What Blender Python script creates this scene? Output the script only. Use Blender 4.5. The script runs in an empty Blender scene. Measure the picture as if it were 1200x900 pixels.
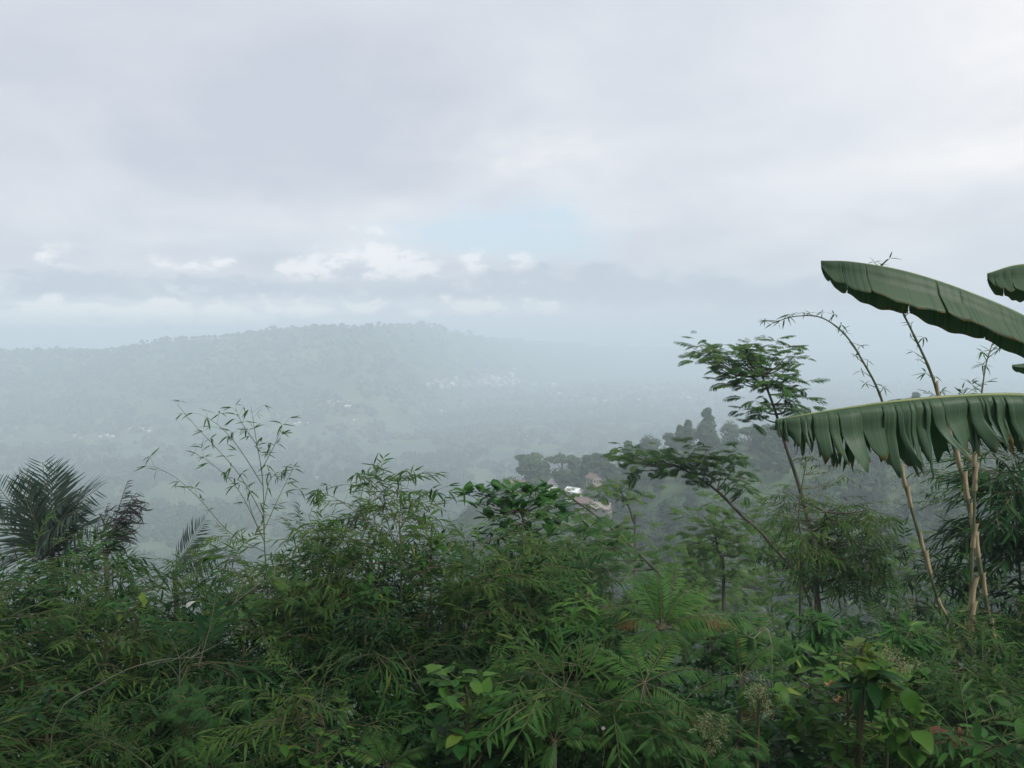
import bpy, math, random
import numpy as np
from mathutils import Matrix, Vector

random.seed(7)
rng = np.random.default_rng(11)
SC = bpy.context.scene
COL = SC.collection
PI = math.pi

# ------------------------------------------------------------------ camera
F = 906.0                 # focal length in pixels of the 1200 px wide photograph
HOR = 394.0               # row of the horizon
PITCH = math.atan((450.0 - HOR) / F)
cam_d = bpy.data.cameras.new("camera")
cam = bpy.data.objects.new("camera", cam_d)
COL.objects.link(cam)
cam_d.sensor_fit = 'HORIZONTAL'
cam_d.angle = 2 * math.atan(600.0 / F)
cam_d.clip_start = 0.05
cam_d.clip_end = 30000
cam.location = (0, 0, 0)
cam.rotation_euler = (PI / 2 - PITCH, 0, 0)
SC.camera = cam

# ------------------------------------------------------------------ render
SC.view_settings.view_transform = 'Standard'
SC.view_settings.look = 'None'
SC.view_settings.exposure = 1.2
SC.view_settings.gamma = 1.0
SC.render.engine = 'CYCLES'
cy = SC.cycles
cy.use_denoising = True
cy.max_bounces = 7
cy.diffuse_bounces = 3
cy.glossy_bounces = 2
cy.transmission_bounces = 3
cy.volume_bounces = 4
cy.transparent_max_bounces = 8
cy.use_adaptive_sampling = True
cy.adaptive_threshold = 0.01

# ------------------------------------------------------------------ sky and sun
SUN_EL, SUN_AZ = math.radians(52), math.radians(128)
world = bpy.data.worlds.new("World")
SC.world = world
world.use_nodes = True


class G:
    """small helper that writes node trees"""
    def __init__(s, nt):
        s.nt = nt
        nt.nodes.clear()

    def n(s, t, **kw):
        n = s.nt.nodes.new(t)
        for k, v in kw.items():
            setattr(n, k, v)
        return n

    def put(s, sock, v):
        if hasattr(v, 'default_value') or hasattr(v, 'links'):
            s.nt.links.new(v, sock)
        elif isinstance(v, (tuple, list)) and len(v) == 3 and sock.type == 'RGBA':
            sock.default_value = (*v, 1)
        else:
            sock.default_value = v

    def m(s, op, a, b=0.0, c=None, clamp=False):
        n = s.n('ShaderNodeMath', operation=op)
        n.use_clamp = clamp
        s.put(n.inputs[0], a)
        s.put(n.inputs[1], b)
        if c is not None:
            s.put(n.inputs[2], c)
        return n.outputs[0]

    def vm(s, op, a, b=(0, 0, 0)):
        n = s.n('ShaderNodeVectorMath', operation=op)
        s.put(n.inputs[0], a)
        if op == 'SCALE':
            s.put(n.inputs['Scale'], b)
        else:
            s.put(n.inputs[1], b)
        return n.outputs[0]

    def mix(s, f, a, b):
        n = s.n('ShaderNodeMix', data_type='RGBA')
        n.clamp_factor = True
        s.put(n.inputs[0], f)
        s.put(n.inputs[6], a)
        s.put(n.inputs[7], b)
        return n.outputs[2]

    def noise(s, v, scale, detail=4, rough=0.55, dist=0.0):
        n = s.n('ShaderNodeTexNoise')
        if v is not None:
            s.put(n.inputs['Vector'], v)
        n.inputs['Scale'].default_value = scale
        n.inputs['Detail'].default_value = detail
        n.inputs['Roughness'].default_value = rough
        n.inputs['Distortion'].default_value = dist
        return n.outputs['Fac']

    def smooth(s, v, a, b):
        n = s.n('ShaderNodeMapRange', interpolation_type='SMOOTHSTEP')
        s.put(n.inputs[0], v)
        n.inputs[1].default_value = a
        n.inputs[2].default_value = b
        return n.outputs[0]


def px_az(px):
    return math.degrees(math.atan((px - 600) / F))


def py_el(py):
    return math.degrees(math.atan((HOR - py) / F))


def build_sky():
    g = G(world.node_tree)
    tc = g.n('ShaderNodeTexCoord').outputs['Generated']
    sep = g.n('ShaderNodeSeparateXYZ')
    g.put(sep.inputs[0], tc)
    X, Y, Z = sep.outputs
    az = g.m('MULTIPLY', g.m('ARCTAN2', X, Y), 180 / PI)
    el = g.m('MULTIPLY', g.m('ARCSINE', Z), 180 / PI)
    # a cloud deck seen in perspective
    zz = g.m('ADD', g.m('MAXIMUM', Z, 0.0), 0.16)
    comb = g.n('ShaderNodeCombineXYZ')
    g.put(comb.inputs[0], g.m('DIVIDE', X, zz))
    g.put(comb.inputs[1], g.m('DIVIDE', Y, zz))
    deck = g.noise(comb.outputs[0], 0.55, 5, 0.5, 0.25)
    deck2 = g.noise(g.vm('ADD', comb.outputs[0], (7.3, 2.1, 0)), 1.6, 6, 0.55, 0.3)
    # rough edges for the low clouds
    c2 = g.n('ShaderNodeCombineXYZ')
    g.put(c2.inputs[0], g.m('MULTIPLY', az, 0.9))
    g.put(c2.inputs[1], g.m('MULTIPLY', el, 1.7))
    fine = g.noise(c2.outputs[0], 0.42, 7, 0.6, 0.15)
    fine2 = g.noise(g.vm('ADD', c2.outputs[0], (31.0, 17.0, 0)), 0.2, 6, 0.55, 0.2)
    dw = g.m('MULTIPLY', g.m('SUBTRACT', fine, 0.5), 1.0)
    dl = g.m('MULTIPLY', g.m('SUBTRACT', fine2, 0.5), 1.0)

    def blob(px, py, wx, wy, warp=0.0, src=dw):
        """elliptical falloff about a direction of the sky, 1 in its middle"""
        a0, e0 = px_az(px), py_el(py)
        sa, se = wx / F * 57.3, wy / F * 57.3
        u = g.m('DIVIDE', g.m('SUBTRACT', az, a0), sa)
        v = g.m('DIVIDE', g.m('SUBTRACT', el, e0), se)
        q = g.m('ADD', g.m('MULTIPLY', u, u), g.m('MULTIPLY', v, v))
        if warp:
            q = g.m('ADD', q, g.m('MULTIPLY', src, warp))
        return g.m('POWER', 2.718, g.m('MULTIPLY', q, -1.0))

    def fsum(*a):
        r = a[0]
        for b in a[1:]:
            r = g.m('ADD', r, b)
        return r

    GREY = (0.610, 0.655, 0.742)
    PALE = (0.845, 0.868, 0.918)
    t = g.m('ADD', g.m('MULTIPLY', g.m('SUBTRACT', deck, 0.5), 2.3), g.m('MULTIPLY', g.m('SUBTRACT', deck2, 0.5), 1.3))
    t = g.m('ADD', t, 0.44)
    t = g.m('ADD', t, g.m('MULTIPLY', blob(1120, 100, 330, 300, 0.8, dl), 0.60))
    t = g.m('SUBTRACT', t, g.m('MULTIPLY', blob(380, 175, 420, 90, 1.6, dl), 0.42))
    t = g.m('SUBTRACT', t, g.m('MULTIPLY', blob(700, 60, 220, 160, 1.2, dl), 0.22))
    t = g.m('ADD', t, g.m('MULTIPLY', blob(630, 190, 120, 50, 1.8), 0.40))
    t = g.m('ADD', t, g.m('MULTIPLY', blob(250, 262, 420, 32, 1.4), 0.45))
    t = g.m('ADD', t, g.m('MULTIPLY', blob(1000, 250, 250, 60, 1.4), 0.25))
    col = g.mix(g.m('MAXIMUM', g.m('MINIMUM', t, 1.0), 0.0), GREY, PALE)
    # bright openings towards the sun
    br = fsum(g.m('MULTIPLY', blob(1180, 216, 150, 20, 2.5), 0.85), g.m('MULTIPLY', blob(1200, 90, 90, 100, 2.0), 0.75), g.m('MULTIPLY', blob(640, 185, 90, 28, 3.0), 0.35))
    col = g.mix(br, col, (0.99, 0.985, 0.99))
    # gap with pale blue behind
    gap = fsum(blob(618, 268, 80, 38, 5.0), g.m('MULTIPLY', blob(530, 276, 100, 22, 5.0), 0.8), g.m('MULTIPLY', blob(680, 292, 60, 18, 5.0), 0.6),
               g.m('MULTIPLY', blob(310, 296, 110, 14, 1.8), 0.35))
    gap = g.m('MULTIPLY', gap, g.m('ADD', 0.45, g.m('MULTIPLY', fine, 1.1)))
    gap = g.smooth(gap, 0.05, 1.25)
    col = g.mix(g.m('MULTIPLY', gap, 0.85), col, (0.700, 0.860, 0.970))
    # white heaps of cumulus above a grey bank
    up = g.m('MULTIPLY', dw, 1.6)
    heaps = fsum(blob(436, 308, 36, 30, 9.0), blob(490, 320, 44, 20, 9.0), blob(362, 320, 38, 22, 9.0), blob(557, 312, 17, 15, 9.0), blob(611, 310, 16, 13, 9.0),
                 g.m('MULTIPLY', blob(88, 318, 36, 17, 9.0), 0.55), g.m('MULTIPLY', blob(168, 345, 18, 20, 9.0), 0.8), g.m('MULTIPLY', blob(230, 318, 46, 14, 9.0), 0.6))
    heaps = g.smooth(heaps, 0.22, 1.1)
    col = g.mix(g.m('MULTIPLY', heaps, 0.85), col, (1.02, 1.02, 1.04))
    bank = fsum(blob(330, 344, 330, 17, 9.0), g.m('MULTIPLY', blob(70, 346, 130, 18, 9.0), 0.9), blob(640, 332, 130, 20, 9.0), g.m('MULTIPLY', blob(860, 345, 260, 24, 6.0, dl), 0.8))
    bank = g.m('MULTIPLY', g.smooth(bank, 0.22, 1.15), 0.8)
    col = g.mix(bank, col, (0.540, 0.605, 0.690))
    low = fsum(blob(122, 374, 80, 18, 8.0), blob(20, 376, 60, 16, 8.0), g.m('MULTIPLY', blob(235, 370, 70, 13, 8.0), 0.85), g.m('MULTIPLY', blob(345, 362, 80, 12, 8.0), 0.75), g.m('MULTIPLY', blob(560, 360, 130, 14, 8.0), 0.7))
    col = g.mix(g.m('MULTIPLY', g.smooth(low, 0.20, 1.0), 0.78), col, (1.12, 1.10, 1.07))
    # the deck merges with the mist to the right of the ridge
    mist = g.m('MULTIPLY', blob(1000, 395, 420, 75, 0.8, dl), 0.75)
    col = g.mix(mist, col, (0.575, 0.655, 0.730))
    sky = g.n('ShaderNodeTexSky', sky_type='NISHITA')
    sky.sun_disc = False
    sky.sun_elevation = SUN_EL
    sky.sun_rotation = SUN_AZ
    b1 = g.n('ShaderNodeBackground')
    g.put(b1.inputs[0], sky.outputs[0])
    b1.inputs[1].default_value = 0.052
    b2 = g.n('ShaderNodeBackground')
    g.put(b2.inputs[0], col)
    b2.inputs[1].default_value = 0.44
    cover = g.m('SUBTRACT', 0.97, g.m('MULTIPLY', gap, 0.15))
    ms = g.n('ShaderNodeMixShader')
    g.put(ms.inputs[0], cover)
    g.put(ms.inputs[1], b1.outputs[0])
    g.put(ms.inputs[2], b2.outputs[0])
    out = g.n('ShaderNodeOutputWorld')
    g.put(out.inputs[0], ms.outputs[0])


build_sky()
sun_d = bpy.data.lights.new("sun", 'SUN')
sun_d.energy = 1.5
sun_d.angle = math.radians(12)
sun_d.color = (1.0, 0.965, 0.91)
sun = bpy.data.objects.new("sun", sun_d)
COL.objects.link(sun)
sd = Vector((math.sin(SUN_AZ) * math.cos(SUN_EL), math.cos(SUN_AZ) * math.cos(SUN_EL), math.sin(SUN_EL)))
sun.rotation_euler = sd.to_track_quat('Z', 'Y').to_euler()

HAZE_DENSITY = 0.00125
HAZE_COLOR = (0.81, 0.912, 1.0)

# ------------------------------------------------------------------ helpers: objects
def tag(o, label=None, cat=None, group=None, kind=None):
    if label:
        o["label"] = label
    if cat:
        o["category"] = cat
    if group:
        o["group"] = group
    if kind:
        o["kind"] = kind
    return o


def thing(name, label, cat, loc, group=None):
    o = bpy.data.objects.new(name, None)
    o.empty_display_size = 0.1
    o.location = loc
    COL.objects.link(o)
    return tag(o, label, cat, group)


def part(name, mesh, parent, M=None, kind=None, label=None):
    o = bpy.data.objects.new(name, mesh)
    COL.objects.link(o)
    if parent is not None:
        o.parent = parent
    if M is not None:
        o.matrix_basis = M
    if kind:
        o["kind"] = kind
    if label:
        o["label"] = label
    return o


def mat4(R, p, s=1.0):
    M = Matrix.Identity(4)
    for i in range(3):
        for j in range(3):
            M[i][j] = float(R[i][j]) * s
        M[i][3] = float(p[i])
    return M


class MB:
    """collects quads, builds one mesh"""
    def __init__(s):
        s.V, s.Q, s.T, s.D, s.M, s.n = [], [], [], [], [], 0

    def add(s, v, q, tint=0.0, dry=0.0, mat=0):
        v = np.asarray(v, float).reshape(-1, 3)
        q = np.asarray(q, np.int64).reshape(-1, 4)
        s.V.append(v)
        s.Q.append(q + s.n)
        s.T.append(np.broadcast_to(np.asarray(tint, float), (len(v),)))
        s.D.append(np.broadcast_to(np.asarray(dry, float), (len(v),)))
        s.M.append(np.full(len(q), mat, np.int32))
        s.n += len(v)
        return s

    def inst(s, tpl, R, P, S, tint=0.0, dry=0.0, mat=0):
        """tpl=(v,q[,dryweight]) copied N times"""
        v, q = tpl[0], tpl[1]
        N = len(P)
        if N == 0:
            return s
        S = np.broadcast_to(np.asarray(S, float), (N,))
        W = np.einsum('nij,vj->nvi', R, v) * S[:, None, None] + P[:, None, :]
        Q = (q[None] + (np.arange(N) * len(v))[:, None, None]).reshape(-1, 4)
        t = np.repeat(np.broadcast_to(np.asarray(tint, float), (N,)), len(v))
        d = np.repeat(np.broadcast_to(np.asarray(dry, float), (N,)), len(v))
        if len(tpl) > 2:
            d = d + np.tile(tpl[2], N)
        return s.add(W.reshape(-1, 3), Q, t, d, mat)

    def arrays(s):
        return np.concatenate(s.V), np.concatenate(s.Q), np.concatenate(s.T), np.concatenate(s.D), np.concatenate(s.M)

    def build(s, name, mats, smooth=True):
        V, Q, T, D, M = s.arrays()
        me = bpy.data.meshes.new(name)
        me.vertices.add(len(V))
        me.vertices.foreach_set('co', V.astype(np.float32).ravel())
        me.loops.add(Q.size)
        me.loops.foreach_set('vertex_index', Q.astype(np.int32).ravel())
        me.polygons.add(len(Q))
        me.polygons.foreach_set('loop_start', np.arange(0, Q.size, 4, dtype=np.int32))
        try:
            me.polygons.foreach_set('loop_total', np.full(len(Q), 4, np.int32))
        except Exception:
            pass
        for m in (mats if isinstance(mats, (list, tuple)) else [mats]):
            me.materials.append(m)
        me.polygons.foreach_set('material_index', M)
        me.polygons.foreach_set('use_smooth', np.full(len(Q), smooth, bool))
        a = me.attributes.new('tint', 'FLOAT', 'POINT')
        a.data.foreach_set('value', T.astype(np.float32))
        a = me.attributes.new('dry', 'FLOAT', 'POINT')
        a.data.foreach_set('value', D.astype(np.float32))
        me.update(calc_edges=True)
        me.validate()
        return me


def nrm(v):
    v = np.asarray(v, float)
    return v / np.maximum(np.linalg.norm(v, axis=-1, keepdims=True), 1e-9)


def frames(D, U):
    """rotation matrices with Y along D and Z near U"""
    y = nrm(D)
    x = np.cross(y, np.broadcast_to(U, y.shape))
    bad = np.linalg.norm(x, axis=-1) < 1e-4
    if np.any(bad):
        x[bad] = np.cross(y[bad], np.array([0.31, 0.2, 0.9]))
    x = nrm(x)
    z = np.cross(x, y)
    return np.stack([x, y, z], axis=-1)


def frame1(d, u):
    return frames(np.asarray(d, float)[None], np.asarray(u, float)[None])[0]


def tube(P, r, ns=5):
    P = np.asarray(P, float)
    n = len(P)
    r = np.broadcast_to(np.asarray(r, float), (n,))
    T = nrm(np.gradient(P, axis=0))
    u = np.array([1.0, 0.13, 0.07]) if abs(T[0, 0]) < 0.8 else np.array([0.1, 1.0, 0.1])
    V = []
    a = np.arange(ns) * 2 * PI / ns
    for i in range(n):
        u = nrm(u - T[i] * np.dot(u, T[i]))
        w = np.cross(T[i], u)
        V.append(P[i] + r[i] * (np.cos(a)[:, None] * u + np.sin(a)[:, None] * w))
    V = np.concatenate(V)
    Q = [(i * ns + k, i * ns + (k + 1) % ns, (i + 1) * ns + (k + 1) % ns, (i + 1) * ns + k) for i in range(n - 1) for k in range(ns)]
    # closing caps
    if ns >= 4:
        for base in (0, (n - 1) * ns):
            for k in range(1, ns - 2, 2):
                Q.append((base, base + k, base + k + 1, base + min(k + 2, ns - 1)))
    Q = [q for q in Q if len(set(q)) == 4]
    return V, np.array(Q)


def spline(ctrl, n):
    """Catmull-Rom through control points, n samples"""
    C = np.asarray(ctrl, float)
    C = np.vstack([2 * C[0] - C[1], C, 2 * C[-1] - C[-2]])
    m = len(C) - 3
    out = []
    for t in np.linspace(0, m - 1e-6, n):
        i = int(t)
        f = t - i
        p0, p1, p2, p3 = C[i:i + 4]
        out.append(0.5 * ((2 * p1) + (-p0 + p2) * f + (2 * p0 - 5 * p1 + 4 * p2 - p3) * f * f + (-p0 + 3 * p1 - 3 * p2 + p3) * f ** 3))
    return np.array(out)


def leaf_tpl(L=1.0, W=0.2, n=4, peak=0.4, fold=0.25, droop=0.2, tipw=0.04, wave=0.0, twist=0.0, stalk=0.0):
    """a leaf along +Y, blade across X, upper side +Z"""
    t = np.linspace(0, 1, n + 1)
    w = np.where(t < peak, np.sin(np.clip(t / peak, 0, 1) * PI / 2) ** 0.8, np.cos(np.clip((t - peak) / (1 - peak), 0, 1) * PI / 2) ** 0.9)
    w = np.maximum(w, tipw) * W / 2
    ang = -droop * 1.6 * t
    ds = L / n
    y = np.concatenate([[0], np.cumsum(np.cos((ang[1:] + ang[:-1]) / 2) * ds)]) + stalk
    z = np.concatenate([[0], np.cumsum(np.sin((ang[1:] + ang[:-1]) / 2) * ds)])
    V = []
    for i in range(n + 1):
        for c in (-1, 0, 1):
            wz = wave * math.sin(t[i] * 9 + c) * W
            V.append((c * w[i] * math.cos(twist * t[i]), y[i], z[i] + abs(c) * w[i] * fold + wz + c * w[i] * math.sin(twist * t[i])))
    Q = [(i * 3 + c, i * 3 + c + 1, (i + 1) * 3 + c + 1, (i + 1) * 3 + c) for i in range(n) for c in (0, 1)]
    d = np.repeat(t, 3) * 0.0
    return np.array(V), np.array(Q), d


def rand_dirs(n, zlo=-1, zhi=1):
    z = rng.uniform(zlo, zhi, n)
    a = rng.uniform(0, 2 * PI, n)
    s = np.sqrt(np.maximum(0, 1 - z * z))
    return np.stack([s * np.cos(a), s * np.sin(a), z], -1)


def merge_tpl(mb):
    V, Q, T, D, M = mb.arrays()
    return V, Q, D


# ------------------------------------------------------------------ helpers: places
def pt(px, py, d):
    """the point at forward distance d in the direction of a pixel of the photograph"""
    return np.array([(px - 600) / F * d, d, 0.0]) + np.array([0, 0, 1.0]) * (-(py - HOR) / F * d)


# (the camera is pitched, so convert the pixel ray exactly)
_cp, _sp = math.cos(PITCH), math.sin(PITCH)


def pt(px, py, d):
    x, yv, zv = (px - 600) / F, -(py - 450) / F, 1.0
    fy = zv * _cp + yv * _sp
    fz = -zv * _sp + yv * _cp
    return np.array([x / fy * d, d, fz / fy * d])


def sstep(x, a, b):
    t = np.clip((x - a) / (b - a), 0, 1)
    return t * t * (3 - 2 * t)


RIDGE_PX = np.array([-600, -200, 0, 30, 60, 110, 150, 200, 250, 300, 330, 370, 400, 440, 470, 495, 530, 580, 700, 900, 1200, 1800])
RIDGE_PY = np.array([416, 411, 408, 409, 407, 408, 404, 399, 392, 388, 385, 379, 378, 379, 380, 379, 386, 392, 402, 409, 414, 416])


def lump(x, y, s, seed):
    r = np.random.default_rng(seed)
    out = 0
    for k in range(6):
        a = r.uniform(0, 2 * PI)
        f = 2 * PI / (s * r.uniform(0.7, 1.6))
        out = out + np.sin((x * math.cos(a) + y * math.sin(a)) * f + r.uniform(0, 6.28))
    return out / 6 ** 0.5


def ground_z(x, y):
    x = np.asarray(x, float)
    y = np.asarray(y, float)
    r = np.hypot(x, y)
    phi = np.arctan2(x, y)
    c = np.maximum(np.cos(phi), 0.55)
    rho = r * c
    px = 600 + F * np.tan(np.clip(phi, -0.99, 0.99))
    near = np.interp(rho, [0, 2.2, 4, 8, 15, 25, 45, 72, 100], [-1.62, -1.65, -3.1, -6.2, -11.5, -18.0, -28, -34.5, -39])
    right = np.interp(rho, [100, 144, 169, 209, 248, 380, 520, 900, 1200, 1400], [-39, -40.5, -41, -36, -43, -95, -114, -115, -113, -112])
    right = right + np.interp(px, [480, 600, 700, 770, 860, 1200], [-10, -8, -5, 1.5, 7.5, 10.5]) * np.interp(rho, [130, 190, 260, 330], [0, 1, 1, 0])
    left = np.interp(rho, [45, 72, 100, 180, 300, 520, 900, 1200, 1400], [-28, -42, -53, -82, -106, -115, -115, -113, -112])
    w = sstep(px, 400, 610)
    midz = np.where(rho < 100, near, right) * w + np.where(rho < 45, near, left) * (1 - w)
    z = np.where(rho < 45, near, midz)
    R = 1150 + 1750 * sstep(px, 400, 770)
    R0 = 0.72 * R
    yr = np.interp(px, RIDGE_PX, RIDGE_PY)
    zr = -(yr - HOR) / F * R - 4.5
    s = np.clip((rho - R0) / (R - R0), 0, 1)
    zrise = -112 + (zr + 112) * s ** 1.1
    sb = np.clip((rho - R) / 700, 0, 1)
    zrise = zrise + (-112 - zr) * sstep(sb, 0, 1)
    z = np.where(rho > R0, zrise, z)
    amp = np.interp(rho, [0, 4, 30, 120, 400, 1000, 1600, 7000], [0, 0.08, 0.5, 1.6, 3.0, 4.0, 5.5, 6.0])
    z = z + amp * lump(x, y, 30 + 0 * rho, 3) * 0.3 * (rho < 1500) + amp * lump(x, y, 140, 5) * 0.7 * sstep(rho, 30, 200)
    back = -1.62 + np.clip(r - 3, 0, 25) * 0.03
    wb = sstep(np.abs(phi), 1.25, 1.75)
    return z * (1 - wb) + back * wb


def hit(px, py, lo=20.0, hi=3200.0):
    """where the ray of a pixel meets the terrain"""
    d = np.geomspace(lo, hi, 1500)
    p = pt(px, py, 1.0)
    z = ground_z(p[0] * d, d)
    below = np.nonzero(p[2] * d < z)[0]
    i = below[0] if len(below) else len(d) - 1
    return np.array([p[0] * d[i], d[i], float(z[i])])


def on_ground(px, d):
    x = (px - 600) / F * d
    return np.array([x, d, float(ground_z(x, d))])


# ------------------------------------------------------------------ materials
def leaf_mat(name, c1, c2, c3=None, dry=(0.16, 0.085, 0.035), rough=0.5, trans=0.24, spec=0.10, grain=30.0):
    m = bpy.data.materials.new(name)
    m.use_nodes = True
    g = G(m.node_tree)
    at = g.n('ShaderNodeAttribute', attribute_name='tint').outputs['Fac']
    oi = g.n('ShaderNodeObjectInfo').outputs['Random']
    f = g.m('FRACT', g.m('ADD', at, oi))
    tc = g.n('ShaderNodeTexCoord').outputs['Object']
    nz = g.noise(tc, grain, 2, 0.5)
    f2 = g.m('ADD', g.m('MULTIPLY', f, 0.8), g.m('MULTIPLY', g.m('SUBTRACT', nz, 0.5), 0.5))
    col = g.mix(f2, c1, c2)
    if c3:
        col = g.mix(g.smooth(f, 0.93, 0.995), col, c3)
    dr = g.n('ShaderNodeAttribute', attribute_name='dry').outputs['Fac']
    dr = g.m('ADD', dr, g.m('MULTIPLY', g.m('SUBTRACT', nz, 0.5), g.m('MULTIPLY', dr, 0.8)))
    col = g.mix(g.smooth(dr, 0.3, 0.75), col, dry)
    p = g.n('ShaderNodeBsdfPrincipled')
    g.put(p.inputs['Base Color'], col)
    p.inputs['Roughness'].default_value = rough
    p.inputs['Specular IOR Level'].default_value = spec
    tr = g.n('ShaderNodeBsdfTranslucent')
    hsv = g.n('ShaderNodeHueSaturation')
    hsv.inputs['Saturation'].default_value = 1.1
    hsv.inputs['Value'].default_value = 1.25
    g.put(hsv.inputs['Color'], col)
    g.put(tr.inputs[0], hsv.outputs[0])
    ms = g.n('ShaderNodeMixShader')
    ms.inputs[0].default_value = trans
    g.put(ms.inputs[1], p.outputs[0])
    g.put(ms.inputs[2], tr.outputs[0])
    o = g.n('ShaderNodeOutputMaterial')
    g.put(o.inputs[0], ms.outputs[0])
    return m


def plain_mat(name, c1, c2, scale=6.0, rough=0.8, bump=0.0, stretch=None, spec=0.3, metal=0.0):
    m = bpy.data.materials.new(name)
    m.use_nodes = True
    g = G(m.node_tree)
    v = g.n('ShaderNodeTexCoord').outputs['Object']
    if stretch:
        v = g.vm('MULTIPLY', v, stretch)
    nz = g.noise(v, scale, 5, 0.6)
    col = g.mix(g.smooth(nz, 0.3, 0.7), c1, c2)
    p = g.n('ShaderNodeBsdfPrincipled')
    g.put(p.inputs['Base Color'], col)
    p.inputs['Roughness'].default_value = rough
    p.inputs['Specular IOR Level'].default_value = spec
    p.inputs['Metallic'].default_value = metal
    if bump:
        b = g.n('ShaderNodeBump')
        b.inputs['Strength'].default_value = bump
        g.put(b.inputs['Height'], nz)
        g.put(p.inputs['Normal'], b.outputs[0])
    o = g.n('ShaderNodeOutputMaterial')
    g.put(o.inputs[0], p.outputs[0])
    return m


MAT = {
    'bamboo': leaf_mat('bamboo leaf', (0.022, 0.068, 0.014), (0.054, 0.118, 0.024), (0.105, 0.130, 0.030)),
    'bamboo_light': leaf_mat('young bamboo leaf', (0.042, 0.104, 0.020), (0.088, 0.160, 0.032), (0.15, 0.17, 0.04), trans=0.3),
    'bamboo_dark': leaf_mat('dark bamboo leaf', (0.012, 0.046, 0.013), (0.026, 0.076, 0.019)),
    'bamboo_yellow': leaf_mat('yellowing bamboo leaf', (0.12, 0.17, 0.05), (0.20, 0.19, 0.06), dry=(0.30, 0.17, 0.07)),
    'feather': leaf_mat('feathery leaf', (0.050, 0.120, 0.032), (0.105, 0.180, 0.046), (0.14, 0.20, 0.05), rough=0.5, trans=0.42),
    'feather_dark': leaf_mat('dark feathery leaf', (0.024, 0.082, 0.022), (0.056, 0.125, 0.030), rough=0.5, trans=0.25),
    'broad': leaf_mat('broad leaf', (0.020, 0.078, 0.016), (0.050, 0.128, 0.022), (0.12, 0.18, 0.03), rough=0.42),
    'broad_light': leaf_mat('fresh broad leaf', (0.046, 0.125, 0.020), (0.090, 0.175, 0.030), (0.15, 0.20, 0.035), rough=0.42, trans=0.3),
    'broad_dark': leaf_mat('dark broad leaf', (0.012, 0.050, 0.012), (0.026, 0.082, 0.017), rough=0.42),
    'broad_yellow': leaf_mat('yellow green leaf', (0.085, 0.150, 0.03), (0.13, 0.18, 0.035), rough=0.45, trans=0.35),
    'red_leaf': leaf_mat('red young leaf', (0.15, 0.060, 0.042), (0.22, 0.105, 0.065), rough=0.4, trans=0.3),
    'dry_leaf': leaf_mat('dry brown leaf', (0.22, 0.12, 0.06), (0.33, 0.19, 0.10), rough=0.8, trans=0.15, spec=0.1),
    'pale_leaf': leaf_mat('bleached leaf', (0.30, 0.31, 0.29), (0.42, 0.42, 0.40), rough=0.8, trans=0.1, spec=0.1),
    'fern': leaf_mat('fern leaf', (0.032, 0.100, 0.022), (0.075, 0.155, 0.032), (0.11, 0.17, 0.035), dry=(0.13, 0.070, 0.030), trans=0.3),
    'palm': leaf_mat('palm leaflet', (0.020, 0.040, 0.028), (0.040, 0.064, 0.042), dry=(0.10, 0.075, 0.06), rough=0.38, trans=0.12),
    'palm_dead': leaf_mat('withered palm leaflet', (0.030, 0.036, 0.032), (0.060, 0.060, 0.052), rough=0.8, trans=0.05, spec=0.1),
    'banana': leaf_mat('banana leaf', (0.080, 0.150, 0.084), (0.135, 0.210, 0.122), dry=(0.36, 0.20, 0.06), rough=0.48, trans=0.5, spec=0.3, grain=9),
    'flower': leaf_mat('cream flower', (0.24, 0.29, 0.14), (0.34, 0.38, 0.20), rough=0.7, trans=0.3, spec=0.1),
    'pink': leaf_mat('pink petal', (0.50, 0.42, 0.50), (0.58, 0.50, 0.56), rough=0.6, trans=0.3, spec=0.2),
    'far_crown': leaf_mat('hillside crown', (0.020, 0.052, 0.017), (0.048, 0.090, 0.026), (0.08, 0.125, 0.035), rough=0.6, trans=0.15, spec=0.2, grain=0.4),
    'far_crown_pale': leaf_mat('pale hillside crown', (0.045, 0.085, 0.036), (0.090, 0.140, 0.055), rough=0.6, trans=0.2, spec=0.2, grain=0.4),
    'bark': plain_mat('grey brown bark', (0.050, 0.045, 0.037), (0.105, 0.092, 0.076), 9, 0.85, 0.4, (1, 1, 0.25)),
    'twig': plain_mat('green brown twig', (0.07, 0.075, 0.035), (0.12, 0.105, 0.05), 14, 0.7),
    'culm': plain_mat('green bamboo culm', (0.060, 0.095, 0.040), (0.115, 0.125, 0.060), 10, 0.45, 0.0, (1, 1, 0.2)),
    'culm_red': plain_mat('weathered bamboo culm', (0.062, 0.085, 0.038), (0.130, 0.130, 0.070), 10, 0.6, 0.1, (1, 1, 0.15)),
    'sheath': plain_mat('papery culm sheath', (0.15, 0.122, 0.070), (0.36, 0.30, 0.19), 26, 0.85, 0.3, (1, 1, 0.12), 0.1),
    'midrib': plain_mat('pale leaf midrib', (0.13, 0.18, 0.07), (0.20, 0.23, 0.10), 8, 0.5),
    'stem_banana': plain_mat('banana stem', (0.10, 0.13, 0.05), (0.20, 0.16, 0.09), 5, 0.6, 0.2, (1, 1, 0.1)),
    'plaster_white': plain_mat('white plaster', (0.72, 0.72, 0.70), (0.80, 0.80, 0.78), 2, 0.9),
    'plaster_cream': plain_mat('cream plaster', (0.24, 0.22, 0.19), (0.34, 0.31, 0.27), 2, 0.9),
    'zinc': plain_mat('grey metal roof', (0.30, 0.30, 0.30), (0.44, 0.43, 0.42), 3, 0.5),
    'glass': plain_mat('dark window', (0.03, 0.035, 0.04), (0.05, 0.055, 0.06), 1, 0.15, spec=0.5),
    'wood': plain_mat('dark wood', (0.10, 0.06, 0.035), (0.16, 0.10, 0.06), 6, 0.6),
}


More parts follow.
